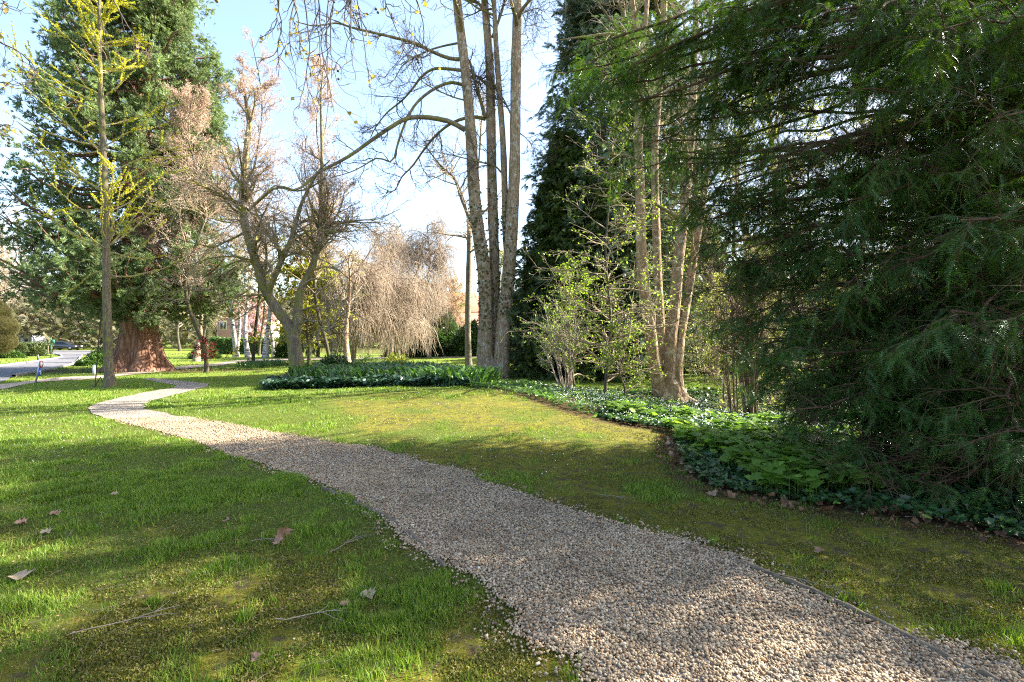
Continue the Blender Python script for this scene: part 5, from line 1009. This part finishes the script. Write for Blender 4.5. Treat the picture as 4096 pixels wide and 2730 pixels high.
# birches
for X, d, r, lb in ((233.5, 51, .26, 'white birch, leftmost of the trunks before the hedge'), (237.5, 53, .2, 'grey birch close behind the leftmost one'), (247.5, 50.5, .24, 'white birch in the middle of the row with a spreading foot'), (268, 49.5, .27, 'thick white birch left of the mossy tree'), (271.5, 52, .2, 'slim birch tight against the thick one')):
    bare('birch_tree', lb, X, d, 11.5, 2.4, TWIGP, GBUD, 20, 2, .12, r, 'birches on the far lawn', BIRCH, .35, 5, 4)
bare('birch_tree', 'pale trunk rising between rhododendron and weeping twigs', 348, 30, 7, 2., TWIGP, GBUD, 14, 1, .1, .2, None, BARK_PLANE, .4, 4, 3)
b_ = bare('grey_trunk_tree', 'short grey trunk with reddish foot right of the sequoia', 199, 40, 8, 2.6, TWIGP, GBUD, 20, 2, .1, .24, None, BARK_MAPLE, .3, 4, 4)
MAG = leafm('magnolia_petal', [(.62, .34, .38), (.74, .48, .50), (.8, .62, .62)], .4, (1., .9, .9), .6, .6, .2)
bare('pink_blossom_tree', 'pink blossoming tree behind the birches', 254, 66, 6.5, 2.8, TWIGP, MAG, 36, 4, .2, .14, None, None, .15)

# trees and green masses behind the right-hand side
t2 = leafy('leafy_tree', 'tall fresh leafed tree behind the yew, nearest the forked plane', 735, 22, 13, 4.2, PALEG, 55, .10, 4, .08, .12)
for X, d, rz, sc, lb in ((810, 26, 1, 1.05, 'tall fresh leafed tree behind the middle of the yew'), (880, 25, 2.5, .95, 'fresh leafed tree behind the right part of the yew'), (960, 22, 4, .9, 'fresh leafed tree behind the dark right side of the yew'), (1040, 21, 5, 1, 'fresh leafed tree at the right picture edge behind the yew'), (680, 34, 3.3, 1., 'fresh leafed tree far behind the forked plane'), (900, 32, .7, 1.2, 'far leafed tree high behind the yew'), (790, 36, 1.9, 1.1, 'far leafed tree left of centre behind the yew'), (1010, 27, 2.9, 1.15, 'far leafed tree at the right behind the yew')):
    x = (X-512)/512*d; dup(t2, (x, d, float(H(x, d))), rz, sc, lb)
t3 = bare('tall_bare_tree', 'tall bare brown trunk rising right of the forked plane', 705, 24, 20, 3.6, TWIGM, None, 40, 0, 0, .24, None, BARK_PLANE, .35, 5, 4)
for X, d, rz, sc, lb in ((745, 30, 1, .95, 'bare trunk seen through the yew left of its middle'), (770, 25, 2, 1, 'bare trunk reaching the top edge behind the yew'), (860, 30, 3, 1, 'bare trunk behind the middle of the yew')):
    x = (X-512)/512*d; dup(t3, (x, d, float(H(x, d))), rz, sc, lb)
t4 = conifer('background_conifer', 'dark conifer closing the view behind the forked plane', 655, 40, 12, 5., DARKC, 260, .7, .7, .25, .3, .3, sub=5, per=4)
for X, d, rz, sc, lb in ((700, 44, 1, 1., 'dark conifer behind the pale leaved saplings'), (610, 42, 2, .85, 'dark conifer behind the young hornbeam'), (760, 46, 3, .9, 'dark conifer behind the coppice clump'), (830, 44, 4, .8, 'dark conifer low behind the yew'), (905, 40, 5, .8, 'dark conifer far right behind the yew'), (540, 46, 1, .8, 'dark conifer right of the maple stems'), (570, 60, 2.2, 1., 'distant dark conifer past the maple'), (990, 38, 5.5, .9, 'dark conifer beyond the right picture edge of the hollow')):
    x = (X-512)/512*d; dup(t4, (x, d, float(H(x, d))), rz, sc, lb)
bush('laurel_mass', 'dense dark laurel thicket in the hollow behind the forked plane', 'shrub', 690, 370, 90, 16, LAUR, OVAL, 9000, .2, d=27)
bush('laurel_mass', 'dark laurel thicket in the hollow behind the coppice clump', 'shrub', 790, 372, 110, 15, LAUR, OVAL, 9000, .2, d=25)
bush('laurel_mass', 'dark laurel thicket behind the yew foot', 'shrub', 900, 378, 150, 17, LAUR, OVAL, 9000, .18, d=21)
# shade trees just outside the picture on the right; they throw the dapple on lawn and gravel
SH = leafm('shade_leaf', [(.06, .13, .02), (.09, .17, .03), (.12, .2, .04)], .4, (1.2, 1.2, .5))
t5 = bare('garden_tree', 'budding tree just right of the picture beside the path', 512, 30, 12, 3.6, TWIGM, SH, 30, 1, .12, .16, sub=5, sub2=4)
t5.location = (14.5, 2.0, 0)
dup(t5, (18.5, 10.5, 0), 2, 1.1, 'budding tree right of the picture behind the yew'); dup(t5, (12, -2.5, 0), 4, .9, 'budding tree behind the camera on the right')
# far wood closing the horizon all round
mb = MB(); n = 60000; az = rng.uniform(-1.9, 1.9, n); rr = rng.uniform(120, 175, n); x = rr*np.sin(az); y = rr*np.cos(az)
hgt = 8+9*fbm(az*60, az*0, 4, 71); z = hgt*rng.uniform(0, 1, n)**.8; stamp(mb, FROND[0], FROND[1], np.c_[x, y, z], rdir(n, .3), rng.uniform(1.2, 2.6, n), jit=1)
tag(mb.build('far_wood', leafm('far_wood_leaf', [(.16, .13, .08), (.14, .16, .06), (.24, .2, .12)], .25, (1.1, 1.1, .7), .7, .06, .5)), 'distant brownish green wood closing the horizon', 'wood', kind='stuff')

# ================================================================ plane tree overhead, off to the left, with hanging seed balls
b = A([-5.2, -1.2, 0.]); t = thing('plane_tree', 'plane tree whose twigs with seed balls hang into the top of the picture', 'tree', b)
mb = MB(); P = np.stack([b+A([.1*math.sin(k*.4), 0, 13*k/19-.1*(k == 0)]) for k in range(20)])[None]; Rr = np.linspace(.5, .12, 20)[None]; tubes(mb, P, Rr, 14); mb.build('trunk', BARK_PLANE, t, smooth=True)
def wl(p0, p1, p2, r0, r1, K=20):
    s = np.linspace(0, 1, K)[:, None]; q = A(p0)*(1-s)**2+2*A(p1)*s*(1-s)+A(p2)*s*s; q[1:-1] += rng.normal(0, .04, (K-2, 3)); return q, np.linspace(r0, r1, K)
LL = [wl(b+A([0, 0, 8]), (-4, 3, 9.5), (-2.2, 8.2, 7.4), .2, .03), wl(b+A([0, 0, 7.5]), (-5, 3, 8.8), (-4.6, 8, 6.9), .16, .03), wl(b+A([0, 0, 7]), (-7, 3, 7.6), (-9.4, 8, 5.6), .15, .03), wl(b+A([0, 0, 9]), (-3, 2, 9.5), (-1.0, 7.5, 7.2), .14, .025), wl(b+A([0, 0, 6.5]), (-7.5, 2, 6.8), (-8.2, 6.6, 5.0), .12, .02)]
P = A([x[0] for x in LL]); Rr = A([x[1] for x in LL]); mb = MB(); tubes(mb, P, Rr, 8); mb.build('limbs', BARK_PLANE, t, smooth=True)
# hanging twigs guided to where they show
hang = [(272, -30, 272, 75), (280, -20, 300, 60), (300, -20, 296, 110), (312, -30, 315, 70), (318, -20, 330, 108), (328, -20, 322, 130), (338, -30, 345, 60), (352, -20, 360, 75), (365, -20, 352, 45), (376, -20, 398, 50), (395, -20, 410, 90), (385, -25, 430, 22), (415, -20, 450, 20), (335, -20, 340, 85), (345, -30, 375, 100), (308, -25, 304, 95), (80, -20, 112, 40), (95, -20, 145, 60), (-30, -10, 24, 15), (-30, 40, 8, 80), (-30, 90, 30, 88), (-30, 120, 14, 148), (-20, 20, 5, 55), (290, -30, 285, 40)]
tw = []; d_ = 7.
for X0, Y0, X1, Y1 in hang:
    d0 = rng.uniform(6.3, 8); s = np.linspace(0, 1, 14); a = px(X0, Y0-12, d0); c = px(X1, Y1, d0+rng.uniform(-.3, .3)); q = a*(1-s[:, None])+c*s[:, None]; q[:, 0] += .12*np.sin(s*3.1)*rng.normal(); q[1:] += np.cumsum(rng.normal(0, .014, (13, 3)), 0); tw.append(q)
tw = A(tw); twr = np.broadcast_to(np.linspace(.012, .004, 14), (len(tw), 14)); mb = MB(); tubes(mb, tw, twr, 5)
up_l, upr = [], []
for q in tw:                                    # each hanging twig springs from the nearest limb
    j = np.argmin(np.linalg.norm(P.reshape(-1, 3)-q[0], axis=1)); e = P.reshape(-1, 3)[j]; s = np.linspace(0, 1, 10)[:, None]; up_l.append(e*(1-s)+q[0]*s+A([0, 0, .25])*np.sin(s*3.14)); upr.append(np.linspace(.02, .012, 10))
tubes(mb, A(up_l), A(upr), 5)
a, ar = grow(tw, twr, 6, (.15, 1), (25, 60), lambda tt, pl: rng.uniform(.12, .55, len(tt)), 7, -.5, .28, .6, .0025, upend=.3); tubes(mb, a, ar, 4); a1, r1 = grow(a, ar, 2, (.3, 1), (30, 60), (.3, .6), 5, -.2, .28, .6, .002); tubes(mb, a1, r1, 3)
pc, pr = grow(P, Rr, 12, (.25, 1), (35, 70), lambda tt, pl: rng.uniform(.6, 2, len(tt)), 8, -.1, .16, .5, .005, upend=.4, rmax=.03); pc = pc[pc[:, :, 2].min(1) > 1.6+.70*pc[:, :, 1].max(1)]; prr = np.broadcast_to(np.linspace(.02, .006, 8), (len(pc), 8)); tubes(mb, pc, prr, 4)
mb.build('twigs', TWIGD, t)
mb = MB(); p, T = ends(a1, 2, (.2, 1)); k = rng.uniform(size=len(p)) < .4; stamp(mb, MAPLE[0], MAPLE[1], p[k], rdir(k.sum(), -.2), rng.uniform(.025, .06, k.sum()), jit=1); mb.build('young_leaves', leafm('plane_bud', [(.20, .17, .04), (.34, .27, .07), (.45, .36, .12)], .4, None, .5), t)
for X, Y, dd in ((376, 9, 7), (378, 12.5, 7), (391, 14, 7.1), (392, 18, 7.1), (338, 71, 7.3), (338.5, 79, 7.3), (417, 59, 7), (418.5, 62.5, 7), (286, 54, 7.2), (3, 135, 6.8), (3.5, 138.5, 6.8), (9, 139, 6.8), (9, 143, 6.8), (8.5, 146, 6.8), (4, 129, 6.8)):
    p = px(X, Y, dd); mb = MB(); s, f = STONES[3]; v = norm(s)*.021; mb.add(v+p, f[0]); j = np.argmin(np.linalg.norm(tw.reshape(-1, 3)-p, axis=1)); e = tw.reshape(-1, 3)[j]; tubes(mb, np.stack([p, p*.6+e*.4+A([0, 0, .03]), e])[None], np.full((1, 3), .002), 3); mb.build('seed_ball', TWIGD, t)

# ================================================================ street furniture, vehicles, buildings
BOLL = plain('bollard_grey', (.42, .42, .44), .45, .3); BDARK = plain('bollard_dark', (.06, .065, .075), .5, .2); CAPM = plain('bollard_cap', (.62, .62, .63), .35, .4)
for X, Y, h, dark, lb in ((94, 375.7, .5, 0, 'pale cylindrical bollard light left of the ginkgo trunk'), (248.3, 360.8, .5, 1, 'dark bollard light on the lawn before the birches'), (38, 360.6, .5, 1, 'dark bollard light by the drive in front of the hedge'), (119.6, 362.4, .5, 0, 'grey bollard light between ginkgo and sequoia')):
    b = gp(X, Y); t = thing('bollard_light', lb, 'bollard', b, 'bollard lights'); M_ = BDARK if dark else BOLL
    mb = MB(); disc(mb, b+A([0, 0, h*.4]), .062, h*.84, S=18); mb.build('post', M_, t); mb = MB(); disc(mb, b+A([0, 0, h*.87]), .052, h*.09, S=18); mb.build('lens', plain('lens', (.75, .75, .72), .3), t); mb = MB(); disc(mb, b+A([0, 0, h*.955]), .066, h*.08, S=18, r2=.055); mb.build('cap', CAPM if not dark else BDARK, t)
# leaning post with two road signs seen nearly edge-on
b = gp(35.5, 383.5); top = px(40.3, 361, b[1]); t = thing('sign_post', 'leaning grey post with two round road signs seen edge on', 'sign', b)
ax = norm(top-b); mb = MB(); disc(mb, (b+top)/2, .03, np.linalg.norm(top-b), ax, 10); mb.build('post', plain('galvanised', (.45, .45, .45), .4, .6), t)
fn = norm(A([.92, .36, .0])); REDS = plain('sign_red', (.55, .03, .03), .4); BLUES = plain('sign_blue', (.03, .12, .5), .4); WHT = plain('sign_white', (.8, .8, .8), .4); 
for f, (c1, c2), off in ((.86, (REDS, WHT), .1), (.5, (BLUES, BLUES), .09)):
    c = b+(top-b)*f+fn*.05; mb = MB(); disc(mb, c, .145, .015, fn, 24, 0); disc(mb, c+fn*.0098, .1, .006, fn, 24, 1); disc(mb, c-fn*.0095, .14, .006, fn, 24, 2)
    if f == .5:
        u = norm(np.cross(fn, A([0, 0, 1.]))); mb2 = MB(); c3 = c+fn*.016; v = A([0, 0, 1.])
        mb.add([c3-u*.02-v*.08, c3+u*.02-v*.08, c3+u*.02+v*.02, c3-u*.02+v*.02], [[0, 1, 2, 3]], 1); mb.add([c3-u*.05+v*.02, c3+u*.05+v*.02, c3+v*.09], [[0, 1, 2]], 1); mats = [BLUES, WHT, plain('sign_back', (.4, .42, .45), .5, .4)]; mb.F[(24, 1)] = []; mb.F.pop((24, 1))
    else: mats = [c1, c2, plain('sign_back', (.4, .42, .45), .5, .4)]
    mb.build('sign_face', mats, t)
b = gp(51, 358.5); t = thing('green_post', 'thin green metal post with a small box beside the drive', 'post', b); GP = plain('green_paint', (.03, .14, .09), .4)
mb = MB(); disc(mb, b+A([0, 0, .95]), .04, 1.95, S=10); mb.build('post', GP, t); mb = MB(); box(mb, b+A([.15, 0, 1.55]), (.3, .12, .35)); mb.build('box', GP, t)
b = gp(455, 352.5); b[2] = H(b[0], b[1]); t = thing('litter_bin', 'small teal litter bin in front of the laurel', 'bin', b); mb = MB(); disc(mb, b+A([0, 0, .45]), .24, .8, S=16, r2=.28); mb.build('body', plain('teal', (.03, .22, .24), .5), t); mb = MB(); disc(mb, b+A([0, 0, .88]), .29, .06, S=16, r2=.26); mb.build('lid', plain('teal_lid', (.02, .14, .15), .5), t)

def car(label, X, d, rz, paint, name='parked_car'):
    x = (X-512)/512*d; t = thing(name, label, 'car', (0, 0, 0))
    GL = plain('car_glass', (.01, .012, .015), .08); BLK = plain('tyre_rubber', (.015, .015, .016), .8); RIM = plain('alloy', (.6, .6, .62), .3, .9); TL = plain('tail_red', (.35, .01, .01), .25); CH = plain('chrome_trim', (.6, .62, .65), .15, 1.)
    prof = [(-2.32, .42), (-2.36, .72), (-2.28, 1.02), (-2.0, 1.08), (-1.95, 1.0), (1.0, .98), (1.55, .92), (2.1, .8), (2.3, .62), (2.33, .36), (2.2, .28), (-2.2, .28)]
    mb = MB(); prism(mb, prof, -.92, .92); o = mb.build('body', paint, t); bv = o.modifiers.new('b', 'BEVEL'); bv.width = .06; bv.segments = 3; bv.limit_method = 'ANGLE'
    mb = MB(); cab = [(-2.18, 1.02), (-1.72, 1.46), (-1.1, 1.54), (0.0, 1.52), (.45, 1.42), (1.25, .97)]; n = len(cab)
    def tp(V): V = V.copy(); V[:, 1] *= 1-.2*np.clip((V[:, 2]-1.0)/.5, 0, 1); return V
    prism(mb, cab, -.86, .86, 0, tp); o = mb.build('cabin', paint, t); bv = o.modifiers.new('b', 'BEVEL'); bv.width = .05; bv.segments = 3
    for s in (-1, 1):
        for q in ([(-1.85, 1.08), (-1.6, 1.42), (-.95, 1.45), (-.95, 1.05)], [(-.87, 1.05), (-.87, 1.45), (-.05, 1.44), (.02, 1.04)], [(.1, 1.04), (.03, 1.43), (.4, 1.35), (.92, 1.02)]):
            V = A([[a, s*(.86*(1-.2*np.clip((c-1.0)/.5, 0, 1))+.006), c] for a, c in q]); mb = MB(); mb.add(V, [[0, 1, 2, 3] if s < 0 else [3, 2, 1, 0]]); mb.build('side_window', GL, t)
        V = A([[a, s*(.86*(1-.2*np.clip((c-1.0)/.5, 0, 1))+.012), c] for a, c in [(-1.95, 1.10), (-1.65, 1.455), (-.9, 1.49), (.05, 1.475), (.45, 1.385), (1.0, 1.02)]]); mb = MB(); tubes(mb, V, np.full(6, .014), 4); mb.build('window_trim', CH, t)
        for wx in (-1.45, 1.42):
            mb = MB(); disc(mb, (wx, s*.86, .34), .34, .24, (0, 1, 0), 24); w_ = mb.build('wheel', BLK, t); mb = MB(); disc(mb, (wx, s*.985, .34), .23, .012, (0, 1, 0), 20)
            mb.build('rim', RIM, w_, loc=None)
            mb2 = MB()
        mb = MB(); box(mb, (-2.27, s*.68, .86), (.14, .42, .16)); mb.build('tail_light', TL, t); mb = MB(); box(mb, (2.2, s*.66, .68), (.16, .4, .12)); mb.build('headlight', plain('lamp_glass', (.7, .7, .7), .1), t)
    t.location = (x, d, .03); t.rotation_euler = (0, 0, rz); return t
BLKP = plain('black_paint', (.012, .013, .018), .15); BLKP.node_tree.nodes['Principled BSDF'].inputs['Coat Weight'].default_value = 1
car('black estate car with bright alloy wheels parked across the end of the drive', 65, 88, .08, BLKP)
BLUP = plain('blue_paint', (.02, .08, .55), .2); car('bright blue car glimpsed through leaves left of the forked plane', 641, 52, .2, BLUP)
# caravan
d = 93; x = (24-512)/512*d; t = thing('caravan', 'long white caravan with a silver roof behind the box hedge', 'caravan', (0, 0, 0)); WH = plain('caravan_white', (.72, .74, .76), .35, var=.1)
mb = MB(); prism(mb, [(-3.1, .55), (-3.15, 1.6), (-2.9, 2.45), (-2.4, 2.62), (2.3, 2.62), (2.85, 2.4), (3.15, 1.5), (3.05, .55)], -1.1, 1.1); o = mb.build('body', WH, t); bv = o.modifiers.new('b', 'BEVEL'); bv.width = .12; bv.segments = 3
for wx, ww in ((-2.0, 1.1), (-.2, 1.2), (1.5, .7)): mb = MB(); box(mb, (wx, -1.115, 1.75), (ww, .05, .6)); mb.build('window', plain('tinted_glass', (.02, .025, .03), .1), t)
mb = MB(); box(mb, (2.35, -1.12, 1.45), (.6, .05, 1.7)); mb.build('door', plain('caravan_door', (.6, .62, .65), .4), t)
mb = MB(); box(mb, (0, -1.118, 1.2), (6.1, .03, .18)); mb.build('stripe', plain('caravan_stripe', (.05, .06, .12), .4), t)
for s in (-.5, .5): mb = MB(); disc(mb, (s, -1.0, .35), .34, .22, (0, 1, 0), 18); mb.build('wheel', BDARK, t)
t.location = (x, d, .03)
# buildings
def brickm(name, c1, c2, mortar, sc):
    m, nt, bs = mat(name); tc = N(nt, 'ShaderNodeTexCoord'); br = N(nt, 'ShaderNodeTexBrick'); br.inputs['Scale'].default_value = sc; br.inputs['Color1'].default_value = (*c1, 1); br.inputs['Color2'].default_value = (*c2, 1); br.inputs['Mortar'].default_value = (*mortar, 1)
    mp = N(nt, 'ShaderNodeMapping'); mp.inputs['Rotation'].default_value = (R(90), 0, 0); nt.links.new(tc.outputs['Object'], mp.inputs[0]); nt.links.new(mp.outputs[0], br.inputs['Vector']); nt.links.new(br.outputs[0], bs.inputs['Base Color']); bs.inputs['Roughness'].default_value = .9; return m
BRK = brickm('brick', (.45, .20, .14), (.36, .16, .11), (.45, .38, .32), 4); ROOF = brickm('roof_tile', (.42, .17, .10), (.34, .13, .08), (.15, .07, .05), 5)
def house(label, X, d, w, h, rh, dp=9., rz=0., ov=.5, name='brick_house', nw=4):
    t = thing(name, label, 'house', (0, 0, 0)); mb = MB(); box(mb, (0, 0, h/2-.1), (w, dp, h+.2)); mb.build('wall', BRK, t)
    a, c = w/2+ov, dp/2+ov; mb = MB(); k = min(a, c)*.85
    V = [(-a, -c, h), (a, -c, h), (a, c, h), (-a, c, h), (-a+k, 0, h+rh), (a-k, 0, h+rh), (-a, -c, h-.18), (a, -c, h-.18), (a, c, h-.18), (-a, c, h-.18)]
    mb.add(V, [[0, 1, 5, 4], [2, 3, 4, 5], [6, 7, 1, 0], [7, 8, 2, 1], [8, 9, 3, 2], [9, 6, 0, 3], [9, 8, 7, 6]]); mb.F.setdefault((3, 0), []).append(A([[1, 2, 5], [3, 0, 4]])); rf = mb.build('roof', ROOF, t)
    mb = MB(); box(mb, (w*.22, .6, h+rh*.75+.3), (.8, .6, 1.9)); mb.build('chimney', BRK, rf)
    for fl in range(int(h//2.8)):
        for i in range(nw):
            xx = -w/2+w*(i+.5)/nw; zz = 1.5+2.8*fl; mb = MB(); box(mb, (xx, -dp/2-.01, zz), (1.1, .12, 1.4)); fr_ = mb.build('window', WHT, t); mb = MB()
            for sx in (-.26, .26): box(mb, (xx+sx, -dp/2-.075, zz), (.44, .02, 1.22))
            mb.build('pane', plain('window_glass', (.03, .04, .05), .1), fr_)
    mb = MB(); box(mb, (w*.0, -dp/2-.02, 1.05), (1., .1, 2.1)); mb.build('door', plain('door_paint', (.1, .07, .05), .5), t)
    x = (X-512)/512*d; t.location = (x, d, 0); t.rotation_euler = (0, 0, rz); return t
house('brick house with steep orange hipped roof behind the birches', 250, 92, 7.5, 6., 4.2, 8, .1)
house('long brick building with red brown roof above the laurel', 447, 105, 19, 7.3, 4.2, 9, -.1, nw=7)
